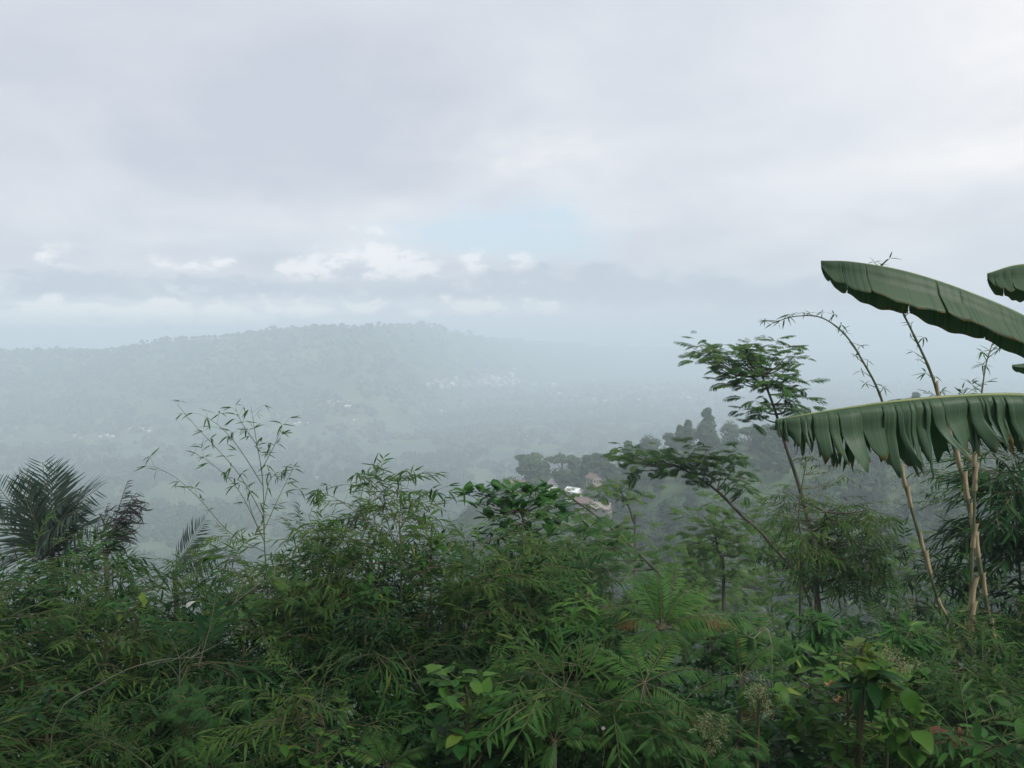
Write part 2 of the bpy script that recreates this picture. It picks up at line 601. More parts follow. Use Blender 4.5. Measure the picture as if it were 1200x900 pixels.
def tile_mat(name, c1, c2):
    m = bpy.data.materials.new(name)
    m.use_nodes = True
    g = G(m.node_tree)
    v = g.n('ShaderNodeTexCoord').outputs['Object']
    nz = g.noise(v, 1.2, 4, 0.6)
    n2 = g.noise(v, 9.0, 2, 0.6)
    col = g.mix(g.m('ADD', g.m('MULTIPLY', nz, 0.6), g.m('MULTIPLY', n2, 0.4)), c1, c2)
    p = g.n('ShaderNodeBsdfPrincipled')
    g.put(p.inputs['Base Color'], col)
    p.inputs['Roughness'].default_value = 0.85
    o = g.n('ShaderNodeOutputMaterial')
    g.put(o.inputs[0], p.outputs[0])
    return m


MAT['tile_red'] = tile_mat('red clay tiles', (0.115, 0.078, 0.064), (0.19, 0.135, 0.115))
MAT['tile_grey'] = tile_mat('weathered grey tiles', (0.20, 0.165, 0.15), (0.34, 0.29, 0.27))
MAT['roof_white'] = plain_mat('white painted roof', (0.70, 0.70, 0.70), (0.82, 0.82, 0.82), 2, 0.6)


def ground_mat():
    m = bpy.data.materials.new('ground')
    m.use_nodes = True
    g = G(m.node_tree)
    v = g.n('ShaderNodeTexCoord').outputs['Object']
    big = g.noise(v, 0.006, 4, 0.6, 0.3)
    mid = g.noise(v, 0.022, 5, 0.65)
    fin = g.noise(v, 0.9, 5, 0.65)
    near = g.noise(v, 7.0, 4, 0.6)
    green = g.mix(g.smooth(mid, 0.35, 0.65), (0.028, 0.062, 0.030), (0.070, 0.110, 0.045))
    field = g.mix(fin, (0.085, 0.125, 0.050), (0.13, 0.155, 0.065))
    vor = g.n('ShaderNodeTexVoronoi')
    g.put(vor.inputs['Vector'], g.vm('MULTIPLY', v, (1, 0.6, 0)))
    vor.inputs['Scale'].default_value = 0.012
    sep = g.n('ShaderNodeSeparateColor')
    g.put(sep.inputs[0], vor.outputs['Color'])
    sy = g.n('ShaderNodeSeparateXYZ')
    g.put(sy.inputs[0], v)
    fld = g.m('MULTIPLY', g.smooth(sep.outputs[0], 0.55, 0.62), g.m('MULTIPLY', g.smooth(big, 0.45, 0.56), g.smooth(sy.outputs[1], 330, 420)))
    col = g.mix(g.m('MULTIPLY', fld, 0.8), green, field)
    col = g.mix(g.m('MULTIPLY', g.m('SUBTRACT', near, 0.4), 0.7), col, (0.055, 0.040, 0.025))
    p = g.n('ShaderNodeBsdfPrincipled')
    g.put(p.inputs['Base Color'], col)
    p.inputs['Roughness'].default_value = 0.95
    p.inputs['Specular IOR Level'].default_value = 0.1
    o = g.n('ShaderNodeOutputMaterial')
    g.put(o.inputs[0], p.outputs[0])
    return m


# ------------------------------------------------------------------ terrain
def build_terrain():
    ang = np.concatenate([np.linspace(-PI, -0.8, 40, endpoint=False), np.linspace(-0.8, 0.8, 300, endpoint=False), np.linspace(0.8, PI, 40, endpoint=False)])
    rad = np.geomspace(0.4, 6800, 200)
    A, Rr = np.meshgrid(ang, rad)
    x, y = Rr * np.sin(A), Rr * np.cos(A)
    z = ground_z(x, y)
    na, nr = len(ang), len(rad)
    V = np.stack([x, y, z], -1).reshape(-1, 3)
    i, k = np.meshgrid(np.arange(nr - 1), np.arange(na), indexing='ij')
    Q = np.stack([i * na + k, i * na + (k + 1) % na, (i + 1) * na + (k + 1) % na, (i + 1) * na + k], -1).reshape(-1, 4)[:, ::-1]
    mb = MB().add(V, Q)
    # close the hub under the viewer
    hub = np.arange(na)
    c = mb.n
    mb.add([[0, 0, -1.62]], np.zeros((0, 4)))
    fan = np.stack([np.full(na // 2, c), hub[0::2][:na // 2], hub[1::2][:na // 2], (hub[1::2][:na // 2] + 1) % na], -1)
    mb.Q.append(fan[:, ::-1])
    mb.M.append(np.zeros(len(fan), np.int32))
    o = part('terrain', mb.build('terrain', ground_mat()), None)
    tag(o, kind='structure')
    return float(z.min())


ZMIN = build_terrain()


def build_haze():
    lo, hi, e = ZMIN - 1.0, ZTOP + 1.5, 7200.0
    V = [(sx * e, sy * e, z) for z in (lo, hi) for sy in (-1, 1) for sx in (-1, 1)]
    Q = [(0, 2, 3, 1), (4, 5, 7, 6), (0, 1, 5, 4), (2, 6, 7, 3), (0, 4, 6, 2), (1, 3, 7, 5)]
    m = bpy.data.materials.new('haze')
    m.use_nodes = True
    g = G(m.node_tree)
    v = g.n('ShaderNodeVolumePrincipled')
    v.inputs['Color'].default_value = (*HAZE_COLOR, 1)
    v.inputs['Density'].default_value = HAZE_DENSITY
    v.inputs['Anisotropy'].default_value = 0.0
    o = g.n('ShaderNodeOutputMaterial')
    g.put(o.inputs['Volume'], v.outputs[0])
    ob = part('haze', MB().add(V, Q).build('haze', m, False), None)
    tag(ob, 'pale mist filling the valley air', None, None, 'stuff')


# ------------------------------------------------------------------ leaf meshes
T_BAMBOO = [leaf_tpl(1, 0.13, 4, 0.3, 0.3, dr, 0.03, twist=tw) for dr, tw in ((0.15, 0.2), (0.35, -0.3), (0.55, 0.4), (0.0, 0.1))]
T_BROAD = [leaf_tpl(1, w, 5, 0.42, 0.22, dr, 0.03, wave=0.04) for w, dr in ((0.50, 0.3), (0.44, 0.5), (0.56, 0.15))]
T_LONG = [leaf_tpl(1, w, 5, 0.5, 0.2, dr, 0.03, wave=0.03) for w, dr in ((0.27, 0.35), (0.24, 0.6), (0.30, 0.15))]
T_HEART = [leaf_tpl(1, 0.80, 6, 0.30, 0.18, dr, 0.03, wave=0.05) for dr in (0.3, 0.6)]
T_SIMPLE = leaf_tpl(1, 0.42, 2, 0.45, 0.2, 0.3, 0.06)
T_BLADE = leaf_tpl(1, 0.13, 2, 0.35, 0.2, 0.3, 0.05)
T_CLUMP = leaf_tpl(1, 0.85, 2, 0.5, 0.15, 0.3, 0.3)


def tpl_mesh(name, tpl, mat):
    return MB().add(tpl[0], tpl[1], 0.0, tpl[2]).build(name, mat)


def spray_mb(n_leaves=8, twig=0.34, leaf=0.14, droop=0.5, tpls=T_BAMBOO):
    """bamboo twig along +Y with a fan of narrow leaves"""
    mb = MB()
    t = np.linspace(0, 1, 5)
    bend = droop * 0.35
    P = np.stack([0.03 * np.sin(t * 3) * rng.uniform(-1, 1), twig * t, -bend * twig * t ** 2], -1)
    mb.add(*tube(P, np.linspace(0.0028, 0.0011, 5), 4), 0.5, 0, 1)
    for k in range(n_leaves):
        u = 0.25 + 0.75 * (k + rng.uniform(0, 0.6)) / n_leaves
        u = min(u, 1.0)
        p = np.array([np.interp(u, t, P[:, i]) for i in range(3)])
        side = 1 if k % 2 else -1
        spread = rng.uniform(0.35, 1.1) * (1.1 - 0.7 * (u > 0.9))
        d = nrm([side * spread, rng.uniform(0.7, 1.1), rng.uniform(-0.75, 0.15) * (0.5 + droop)])
        R = frame1(d, [side * 0.2, 0.2, 1])
        tp = tpls[rng.integers(len(tpls))]
        mb.inst(tp, R[None], p[None], leaf * rng.uniform(0.7, 1.25), rng.uniform(0, 0.45), 1.0 if rng.random() < 0.002 else 0.0)
    return mb


SPRAY = {}


def sprays(key, mats, n=7, **kw):
    SPRAY[key] = [spray_mb(**kw).build('leaf_spray', [MAT[mats], MAT['twig']]) for _ in range(n)]


sprays('bamboo', 'bamboo', 8, n_leaves=10, twig=0.32, leaf=0.125)
sprays('light', 'bamboo_light', 6, n_leaves=10, twig=0.32, leaf=0.12)
sprays('bamboo_dark', 'bamboo_dark', 6, n_leaves=10, twig=0.36, leaf=0.16, droop=1.1)
sprays('yellow', 'bamboo_yellow', 3, n_leaves=5, twig=0.2, leaf=0.16, droop=0.9)


def frond_mb(L=0.36, pairs=11, pinna=0.10, pw=0.16, droop=0.35, mat=0, tip_dry=0.0, seg=2, stalk=0.16, blade=None, sweep=0.75, fall=0.35, tipshrink=0.45, rach=0.004, mess=0.0):
    """a feather leaf along +Y: midrib and pairs of leaflets"""
    mb = MB()
    n = 9
    t = np.linspace(0, 1, n)
    ang = 0.25 - droop * 1.7 * t
    y = np.concatenate([[0], np.cumsum(np.cos((ang[1:] + ang[:-1]) / 2))]) / (n - 1) * L
    z = np.concatenate([[0], np.cumsum(np.sin((ang[1:] + ang[:-1]) / 2))]) / (n - 1) * L
    P = np.stack([0 * t, y, z], -1)
    mb.add(*tube(P, np.linspace(rach, rach * 0.35, n), 4), 0.4, t.repeat(4) * 0 + 0.0, 1)
    tp = blade or leaf_tpl(1, pw, seg, 0.45, 0.15, 0.25, 0.1)
    U = stalk + (1 - stalk) * (np.arange(pairs) + 0.5) / pairs
    Rs, Ps, Ss, Ds, Ts = [], [], [], [], []
    for u in U:
        p = np.array([0, np.interp(u, t, y), np.interp(u, t, z)])
        a = np.interp(u, t, ang)
        f = np.array([0, math.cos(a), math.sin(a)])
        up = np.array([0, -math.sin(a), math.cos(a)])
        ln = pinna * (math.sin(PI * (0.2 + 0.8 * (u - stalk) / (1 - stalk) * (1 - tipshrink * 0.4))) ** 0.6) * (1 - tipshrink * max(0, u - 0.6) / 0.4) * rng.uniform(0.88, 1.1)
        for s in (-1, 1):
            d = np.array([s, 0, 0]) + f * sweep * rng.uniform(0.75, 1.25) + up * rng.uniform(-fall - 0.12, -fall + 0.2)
            d = d + rng.normal(size=3) * mess
            ln *= rng.uniform(1 - 0.9 * mess, 1 + 0.3 * mess)
            Rs.append(frame1(d, up + rng.normal(size=3) * mess))
            Ps.append(p)
            Ss.append(ln)
            Ts.append(rng.uniform(0, 0.25))
            Ds.append(tip_dry * max(0, (u - 0.35) / 0.65) * 1.3)
    mb.inst(tp, np.array(Rs), np.array(Ps), np.array(Ss), np.array(Ts), np.array(Ds), mat)
    return mb


FEATHER = [frond_mb(0.38, 13, 0.110, 0.28, dr).build('frond', [MAT['feather'], MAT['twig']]) for dr in (0.2, 0.4, 0.65, 0.35)]
FEATHER_DARK = [frond_mb(0.38, 13, 0.110, 0.28, dr).build('frond', [MAT['feather_dark'], MAT['twig']]) for dr in (0.3, 0.55, 0.8)]
FEATHER_TPL = [merge_tpl(frond_mb(0.38, 7, 0.12, 0.36, dr, seg=1)) for dr in (0.25, 0.5, 0.75)]
FERN = [frond_mb(0.80, 22, 0.20, 0.15, dr, fall=fl, rach=0.006, tip_dry=td, sweep=0.6).build('frond', [MAT['fern'], MAT['twig']])
        for dr, fl, td in ((0.35, 0.2, 0), (0.55, 0.3, 0), (0.5, 0.45, 0.55), (0.8, 0.6, 1.0), (0.75, 0.5, 0.0))]
FERN_TPL = [merge_tpl(frond_mb(0.6, 14, 0.16, 0.18, dr, seg=1)) for dr in (0.4, 0.7)]


# ------------------------------------------------------------------ far woods and fields
def blob_tpl(seed, n=9, m=5):
    r = np.random.default_rng(seed)
    th = np.linspace(0, 2 * PI, n, endpoint=False)
    V = []
    for i in range(m + 1):
        ph = -0.35 + (PI / 2 + 0.35) * i / m
        for a in th:
            k = 1 + r.uniform(-0.38, 0.38)
            V.append((math.cos(ph) * math.cos(a) * k, math.cos(ph) * math.sin(a) * k, math.sin(ph) * k * 0.9))
    Q = [(i * n + k, i * n + (k + 1) % n, (i + 1) * n + (k + 1) % n, (i + 1) * n + k) for i in range(m) for k in range(n)]
    return np.array(V), np.array(Q)


FILL_TPL = leaf_tpl(1, 0.9, 1, 0.5, 0.25, 0.3, 0.45)


def leafy_tpl(seed, n=46):
    """a rough crown of large leaf clumps round a small core, about one unit in radius"""
    r = np.random.default_rng(seed)
    mb = MB()
    b = blob_tpl(seed, 6, 3)
    mb.add(b[0] * 0.7, b[1])
    z = r.uniform(-0.5, 1, n)
    a = r.uniform(0, 2 * PI, n)
    h = np.sqrt(1 - z * z)
    d = np.stack([h * np.cos(a), h * np.sin(a), z], -1)
    P = d * r.uniform(0.65, 1.15, n)[:, None]
    D = nrm(np.cross(d, r.normal(size=(n, 3))) + np.array([0, 0, -0.25]))
    mb.inst(FILL_TPL, frames(D, d + np.array([0, 0, 0.5])), P - D * 0.25, r.uniform(0.4, 0.75, n))
    V, Q, T, D, M = mb.arrays()
    return V, Q


def build_woods():
    mb = MB()
    far = [blob_tpl(s) for s in range(5)]
    close = [leafy_tpl(s) for s in range(5)]
    N = 26000
    px = rng.uniform(-80, 1280, N)
    u = rng.uniform(0, 1, N)
    rho = 250 * (1900 / 250) ** u
    rho = np.where(rng.random(N) < 0.28, rng.uniform(850, 1180, N), rho)
    x = (px - 600) / F * rho
    z = ground_z(x, rho)
    keep = ((lump(x, rho, 150, 21) + 0.7 * lump(x, rho, 45, 22) > -0.35) | (rho > 1000)) & ~((px > 600) & (rho < 260))
    x, y, z = x[keep], rho[keep], z[keep]
    s = rng.uniform(2.2, 5.2, len(x)) * np.interp(y, [250, 600, 900, 1150, 1500, 2000], [0.8, 1.0, 0.85, 0.68, 1.0, 1.2])
    isfar = y > 760
    for sel, tps in ((np.nonzero(isfar)[0], far), (np.nonzero(~isfar)[0], close)):
        for k in range(5):
            i = sel[k::5]
            a = rng.uniform(0, 6.28, len(i))
            R = np.zeros((len(i), 3, 3))
            R[:, 0, 0], R[:, 0, 1], R[:, 1, 0], R[:, 1, 1] = np.cos(a), -np.sin(a), np.sin(a), np.cos(a)
            R[:, 2, 2] = rng.uniform(0.7, 1.4, len(i))
            mb.inst(tps[k], R, np.stack([x[i], y[i], z[i] + s[i] * 0.35], -1), s[i], rng.uniform(0, 1, len(i)) * np.interp(y[i], [400, 900], [0.9, 0.35]))
    o = part('woods', mb.build('woods', MAT['far_crown'], False), None)
    tag(o, 'far off woods covering the valley and the long ridge', None, None, 'stuff')
    return max(2.0, float(mb.arrays()[0][:, 2].max()))


ZTOP = build_woods()
build_haze()


# ------------------------------------------------------------------ hillside trees
def crown_mb(kind, seed, n=1500, q=0.75):
    r = np.random.default_rng(seed)
    lobes = []
    if kind == 'round':
        for k in range(11):
            a = r.uniform(0, 6.28)
            rr = r.uniform(0.5, 3.0)
            lobes.append((rr * math.cos(a), rr * math.sin(a), r.uniform(4.0, 8.5) - rr * 0.5, r.uniform(1.4, 2.4)))
    elif kind == 'umbrella':
        for k in range(13):
            a = r.uniform(0, 6.28)
            rr = r.uniform(0.8, 5.0)
            lobes.append((rr * math.cos(a), rr * math.sin(a), 8.0 + r.uniform(-0.9, 0.9) - rr * 0.15, r.uniform(1.1, 2.0)))
    else:
        for k in range(9):
            a = r.uniform(0, 6.28)
            h = k / 8
            rr = r.uniform(0.2, 1.6) * (1.1 - h)
            lobes.append((rr * math.cos(a), rr * math.sin(a), 2.8 + 8.5 * h, r.uniform(1.1, 1.9) * (1.15 - 0.5 * h)))
    per = n // len(lobes)
    mb = MB()
    for (lx, ly, lz, s) in lobes:
        z = r.uniform(-0.7, 1, per)
        a = r.uniform(0, 2 * PI, per)
        h = np.sqrt(1 - z * z)
        d = np.stack([h * np.cos(a), h * np.sin(a), z], -1)
        flat = 0.55 if kind == 'umbrella' else 0.85
        p = np.array([lx, ly, lz]) + d * np.array([s, s, s * flat]) * (r.uniform(0.55, 1.12, per) ** 0.7)[:, None]
        dirs = nrm(np.cross(d, r.normal(size=(per, 3))) + d * 0.3 + np.array([0, 0, -0.25]))
        R = frames(dirs, d + np.array([0, 0, 0.6]))
        mb.inst(T_CLUMP, R, p, r.uniform(0.55, 1.3, per) * q, r.uniform(0, 0.3, per) + r.uniform(0, 0.25))
    return mb, lobes


def trunk_mb(lobes, r0=0.28, seed=0):
    r = np.random.default_rng(seed)
    mb = MB()
    top = max(l[2] for l in lobes) * 0.72
    P = spline([(0, 0, -1.5), (r.uniform(-.2, .2), r.uniform(-.2, .2), top * 0.4), (r.uniform(-.4, .4), r.uniform(-.4, .4), top)], 8)
    mb.add(*tube(P, np.linspace(r0, r0 * 0.4, 8), 6))
    for l in lobes:
        k = r.uniform(0.45, 0.9)
        b = P[int(k * 7)]
        e = np.array(l[:3])
        m = (b + e) / 2 + np.array([0, 0, -0.3])
        mb.add(*tube(spline([b, m, e], 5), np.linspace(r0 * 0.4, r0 * 0.12, 5), 4))
    return mb


TREE_KINDS = []
for k, (kind, mat) in enumerate((('round', 'far_crown'), ('umbrella', 'far_crown'), ('tall', 'far_crown'), ('round', 'far_crown_pale'), ('round', 'far_crown'), ('umbrella', 'far_crown_pale'), ('tall', 'far_crown_pale'))):
    mb, lobes = crown_mb(kind, 40 + k, 1700, 0.62)
    TREE_KINDS.append((kind, mat, mb.build('crown', MAT[mat]), trunk_mb(lobes, 0.26, k).build('trunk', MAT['bark'])))

KS = 0.72                 # the spur lies nearer than first surveyed
TREE_LABEL = {
    ('round', 'far_crown'): 'dark green round crowned tree', ('round', 'far_crown_pale'): 'pale green round crowned tree',
    ('umbrella', 'far_crown'): 'dark flat topped spreading tree', ('umbrella', 'far_crown_pale'): 'pale flat topped spreading tree',
    ('tall', 'far_crown'): 'dark tall narrow tree', ('tall', 'far_crown_pale'): 'pale tall narrow tree',
}


def px_zone(px, edges, names):
    return names[int(np.searchsorted(edges, px))]


HILL_ZONE = ([620, 690, 750, 810, 870, 920, 975, 1035, 1095, 1150, 1205],
             ['left of the roofs', 'straight below the roofs', 'just right of the grey roof', 'behind the arched crown tips', 'behind the arched crown',
              'left of the slender tree', 'right behind the slender tree', 'beneath the torn banana leaf', 'left of the thin arching culm', 'between the arching and stout culms', 'just right of the stout culm', 'beyond the edge bamboo'])


def hill_tree(px, d, kind, s, where, label=None, group=True):
    k, m, crown, trunk = TREE_KINDS[kind]
    d, s = d * KS, s * KS
    p = on_ground(px, d)
    t = thing('hillside_tree', label or (TREE_LABEL[(k, m)].replace(' tree', '') + ' tree ' + where.replace('on the ', 'on ').replace('misty ', '') + ' ' + px_zone(px, *HILL_ZONE)), 'tree', p, ('trees ' + where) if group else None)
    t.rotation_euler = (0, 0, rng.uniform(0, 6.28))
    t.scale = (s * rng.uniform(0.9, 1.15),) * 2 + (s * rng.uniform(0.9, 1.15),)
    part('trunk', trunk, t)
    part('crown', crown, t)
    return t


hill_tree(585, 236, 1, 1.05, '', 'lone broad umbrella tree in mist beyond the thicket, left of the roofs', False)
hill_tree(563, 240, 0, 0.6, '', 'small dark tree in mist at the foot of the lone umbrella tree', False)
hill_tree(735, 262, 1, 1.0, '', 'misty flat topped tree on the spur above the red roof', False)
hill_tree(798, 285, 2, 0.95, '', 'misty pointed dark tree on the spur skyline', False)
hill_tree(828, 290, 0, 1.25, '', 'big misty dome shaped tree on the spur skyline beside the pointed tree', False)
hill_tree(690, 236, 5, 1.05, '', 'misty spreading tree standing over the red roofed house', False)

HOUSE_SPOTS = [(648, 562, 240), (688, 552, 250), (672, 576, 228), (690, 582, 222), (705, 588, 215), (612, 560, 238), (728, 600, 212)]


def near_house(px, d):
    return any(abs(px - h[0]) < 26 + 0.0 * d and -14 < d - h[2] < 6 for h in HOUSE_SPOTS) or (630 < px < 740 and 176 < d < 214)


for d0, d1, n, where, s0, s1 in ((262, 330, 80, 'on spur skyline', 0.8, 1.35), (195, 262, 76, 'on slope around the houses', 0.6, 1.0),
                                 (130, 195, 78, 'on hillside below the houses', 0.55, 0.95), (62, 130, 66, 'on slope below the thicket', 0.5, 0.9), (34, 62, 40, 'just beyond the thicket', 0.42, 0.7)):
    made = 0
    while made < n:
        px = rng.uniform(430 if d0 < 260 and d0 > 190 else 600, 1290)
        d = rng.uniform(d0, d1)
        if near_house(px, d) or (px < 640 and d < 195):
            continue
        if px < 600 and rng.random() < 0.5:
            continue
        hill_tree(px, d, int(rng.choice(7, p=[.24, .13, .10, .17, .2, .1, .06])), rng.uniform(s0, s1), where)
        made += 1


for px, d, k, sc, lab in ((690, 203, 0, 0.42, 'low round tree hiding the foot of the big grey roof'), (716, 204, 3, 0.46, 'pale round tree right below the big grey roof'), (668, 214, 0, 0.45, 'dark round tree in front of the white roof'),
                          (650, 226, 3, 0.42, 'pale round tree below the white gable'), (703, 236, 4, 0.5, 'dark round tree in front of the highest red roof'), (733, 207, 0, 0.5, 'dark round tree right of the big grey roof'), (622, 226, 4, 0.5, 'dark round tree beside the brown roof')):
    hill_tree(px, d, k, sc, '', lab, False)

# ------------------------------------------------------------------ houses
def box_q(x0, x1, y0, y1, z0, z1):
    V = [(x, y, z) for z in (z0, z1) for y in (y0, y1) for x in (x0, x1)]
    return np.array(V), np.array([(0, 2, 3, 1), (4, 5, 7, 6), (0, 1, 5, 4), (2, 6, 7, 3), (0, 4, 6, 2), (1, 3, 7, 5)])


def gable_wall(w, l, h, rise):
    V, Q = box_q(-w / 2, w / 2, -l / 2, l / 2, -2.5, h)
    mb = MB().add(V, Q)
    for s in (-1, 1):
        y = s * l / 2
        mb.add([(-w / 2, y, h), (w / 2, y, h), (0.02, y, h + rise), (-0.02, y, h + rise)], [(0, 1, 2, 3)])
    return mb


def roof_mb(w, l, h, rise, over=0.7, th=0.14, hip=0.0):
    mb = MB()
    W, L = w / 2 + over, l / 2 + over
    ez = h - rise * over / (w / 2)
    for s in (-1, 1):
        lo = [(s * W, -L, ez), (s * W, L, ez), (0, L - hip, h + rise), (0, -L + hip, h + rise)]
        up = [(x, y, z + th) for x, y, z in lo]
        mb.add(np.array(lo + up), [(0, 1, 2, 3), (4, 7, 6, 5), (0, 4, 5, 1), (1, 5, 6, 2), (3, 2, 6, 7), (0, 3, 7, 4)])
    # ridge cap
    mb.add(*box_q(-0.16, 0.16, -L + hip, L - hip, h + rise + 0.06, h + rise + 0.26))
    # tile courses: shallow raised ribs down each slope
    k = 0
    n = int(2 * L / 0.9)
    for i in range(n + 1):
        y = -L + 0.1 + (2 * L - 0.2) * i / n
        for s in (-1, 1):
            a, b = np.array([s * W, y, ez + th + 0.004]), np.array([0, y, h + rise + th + 0.004])
            mb.add(*tube(np.array([a, (a + b) / 2, b]), 0.05, 4))
    return mb


def house(px, d, rot, w, l, h, rise, wall, roof, label, z=None):
    p = on_ground(px, d * KS)
    if z is not None:
        p[2] = z * KS
    t = thing('house', label, 'house', p, 'houses among the trees on the misty spur')
    t.rotation_euler = (0, 0, rot)
    t.scale = (0.58 * KS,) * 3
    part('wall', gable_wall(w, l, h, rise).build('wall', MAT[wall], False), t)
    part('roof', roof_mb(w, l, h, rise).build('roof', MAT[roof], False), t)
    door = part('door', MB().add(*box_q(-0.5, 0.5, -l / 2 - 0.06, -l / 2 - 0.01, 0.0, 2.1)).build('door', MAT['wood'], False), t)
    part('handle', MB().add(*box_q(0.33, 0.4, -l / 2 - 0.12, -l / 2 - 0.06, 0.95, 1.1)).build('handle', MAT['zinc'], False), door)
    for x, y, nx in ((-w * 0.3, -l / 2, 0), (w * 0.3, -l / 2, 0), (-w / 2, -l * 0.25, 1), (-w / 2, l * 0.2, 1), (w / 2, -l * 0.2, 1), (w / 2, l * 0.25, 1)):
        sgn = -1 if (y < 0 and not nx) or (nx and x < 0) else 1
        if nx:
            fr, gl = box_q(x + min(0, sgn * .08), x + max(0, sgn * .08), y - .65, y + .65, 0.9, 2.1), box_q(x + min(sgn * .03, sgn * .1), x + max(sgn * .03, sgn * .1), y - .52, y + .52, 1.02, 1.98)
        else:
            fr, gl = box_q(x - .6, x + .6, y - .08, y - 0.01, 0.9, 2.1), box_q(x - .48, x + .48, y - .1, y - .03, 1.02, 1.98)
        wdw = part('window', MB().add(*fr).build('window', MAT['wood'], False), t)
        part('pane', MB().add(*gl).build('pane', MAT['glass'], False), wdw)
    return t


house(706, 215, 1.15, 6.6, 8.5, 3.0, 2.0, 'plaster_cream', 'tile_grey', 'house with a big weathered grey roof, nearest of the misty houses', -(592 - HOR) / F * 215 - 2.6)
house(686, 219, 1.25, 6.0, 8.0, 3.0, 1.9, 'plaster_cream', 'tile_red', 'house with a dull red tiled roof beside the big grey roof', -(583 - HOR) / F * 219 - 3.2)
house(673, 228, 0.9, 5.0, 7.0, 2.9, 1.4, 'plaster_white', 'roof_white', 'small house with a bright white roof in the mist', -(571 - HOR) / F * 228 - 3.0)
house(648, 240, 0.15, 5.0, 7.0, 3.4, 2.6, 'plaster_white', 'tile_grey', 'house showing a pointed white gable between the misty trees', -(563 - HOR) / F * 240 - 3.6)
house(697, 250, 0.5, 6.0, 7.0, 3.2, 2.0, 'plaster_cream', 'tile_red', 'red roofed house highest on the spur among dark trees', -(549 - HOR) / F * 250 - 5.0)
house(607, 236, 1.3, 6.0, 8.0, 2.9, 1.8, 'plaster_cream', 'tile_red', 'house with a brown roof just above the thicket, below the umbrella tree', -(562 - HOR) / F * 236 - 3.2)


def small_house_mesh(w, l, h, rise, wall, roof):
    mb = MB()
    V, Q = box_q(-w / 2, w / 2, -l / 2, l / 2, -3, h)
    mb.add(V, Q)
    for s in (-1, 1):
        mb.add([(-w / 2, s * l / 2, h), (w / 2, s * l / 2, h), (.05, s * l / 2, h + rise), (-.05, s * l / 2, h + rise)], [(0, 1, 2, 3)])
        W, L = w / 2 + .6, l / 2 + .5
        lo = [(s * W, -L, h - .25), (s * W, L, h - .25), (0, L, h + rise), (0, -L, h + rise)]
        up = [(x, y, z + .25) for x, y, z in lo]
        mb.add(np.array(lo + up), [(0, 1, 2, 3), (4, 7, 6, 5), (0, 4, 5, 1), (1, 5, 6, 2), (3, 2, 6, 7), (0, 3, 7, 4)], mat=1)
    return mb.build('village_house', [MAT[wall], MAT[roof]], False)


VILLAGE = {
    'pale grey roofed house': small_house_mesh(8, 10, 3.6, 2.0, 'plaster_cream', 'zinc'),
    'white roofed house': small_house_mesh(8, 11, 3.4, 1.6, 'plaster_cream', 'roof_white'),
    'red roofed house': small_house_mesh(8, 10, 3.6, 2.3, 'plaster_cream', 'tile_red'),
    'long white roofed hall': small_house_mesh(10, 18, 4.0, 1.8, 'plaster_white', 'roof_white'),
}


def village(where, px0, px1, py0, py1, n, probs=(.35, .25, .35, .05), slope=0.0):
    keys = list(VILLAGE)
    for _ in range(n):
        px = rng.uniform(px0, px1)
        py = rng.triangular(py0, (py0 + py1) / 2, py1) + slope * (px - (px0 + px1) / 2)
        p = hit(px, py, 330, 1900)
        k = keys[rng.choice(4, p=probs)]
        o = part('village_house', VILLAGE[k], None)
        o.location = p + np.array([0, 0, 1.2])
        o.rotation_euler = (0, 0, rng.uniform(0, PI))
        sc = rng.uniform(0.85, 1.15) * min(0.78, max(0.30, p[1] / 1950 - 0.08))
        o.scale = (sc, sc, sc * 1.15)
        tag(o, k + ' ' + where, 'house', 'houses ' + where)


village('in the pale village on the valley floor', 500, 605, 442, 458, 130, slope=-0.02)
village('in the pale village on the valley floor', 560, 606, 437, 455, 44, (.2, .25, .5, .05))
village('in the small row beside the pale village', 626, 656, 450, 456, 13)
village('in the hamlet upslope of the pale village', 600, 700, 425, 442, 12)
village('in the white row on the valley side by the palm', 150, 178, 503, 509, 7, (.2, .55, .1, .15))
village('in the two spots of white above the palm', 84, 134, 511, 518, 7, (.3, .5, .1, .1))
village('in the hamlet left of the pale village', 385, 412, 468, 479, 10)
village('in the scattered farms on the valley floor', 345, 425, 493, 502, 7)
village('in the scattered farms on the valley floor', 470, 545, 472, 495, 8)
village('in the faint houses right of the valley', 690, 900, 452, 476, 16)
village('in the scattered farms on the valley floor', 620, 760, 460, 475, 7)
village('in the hamlet low in the mist behind the bamboo', 350, 385, 556, 564, 4)

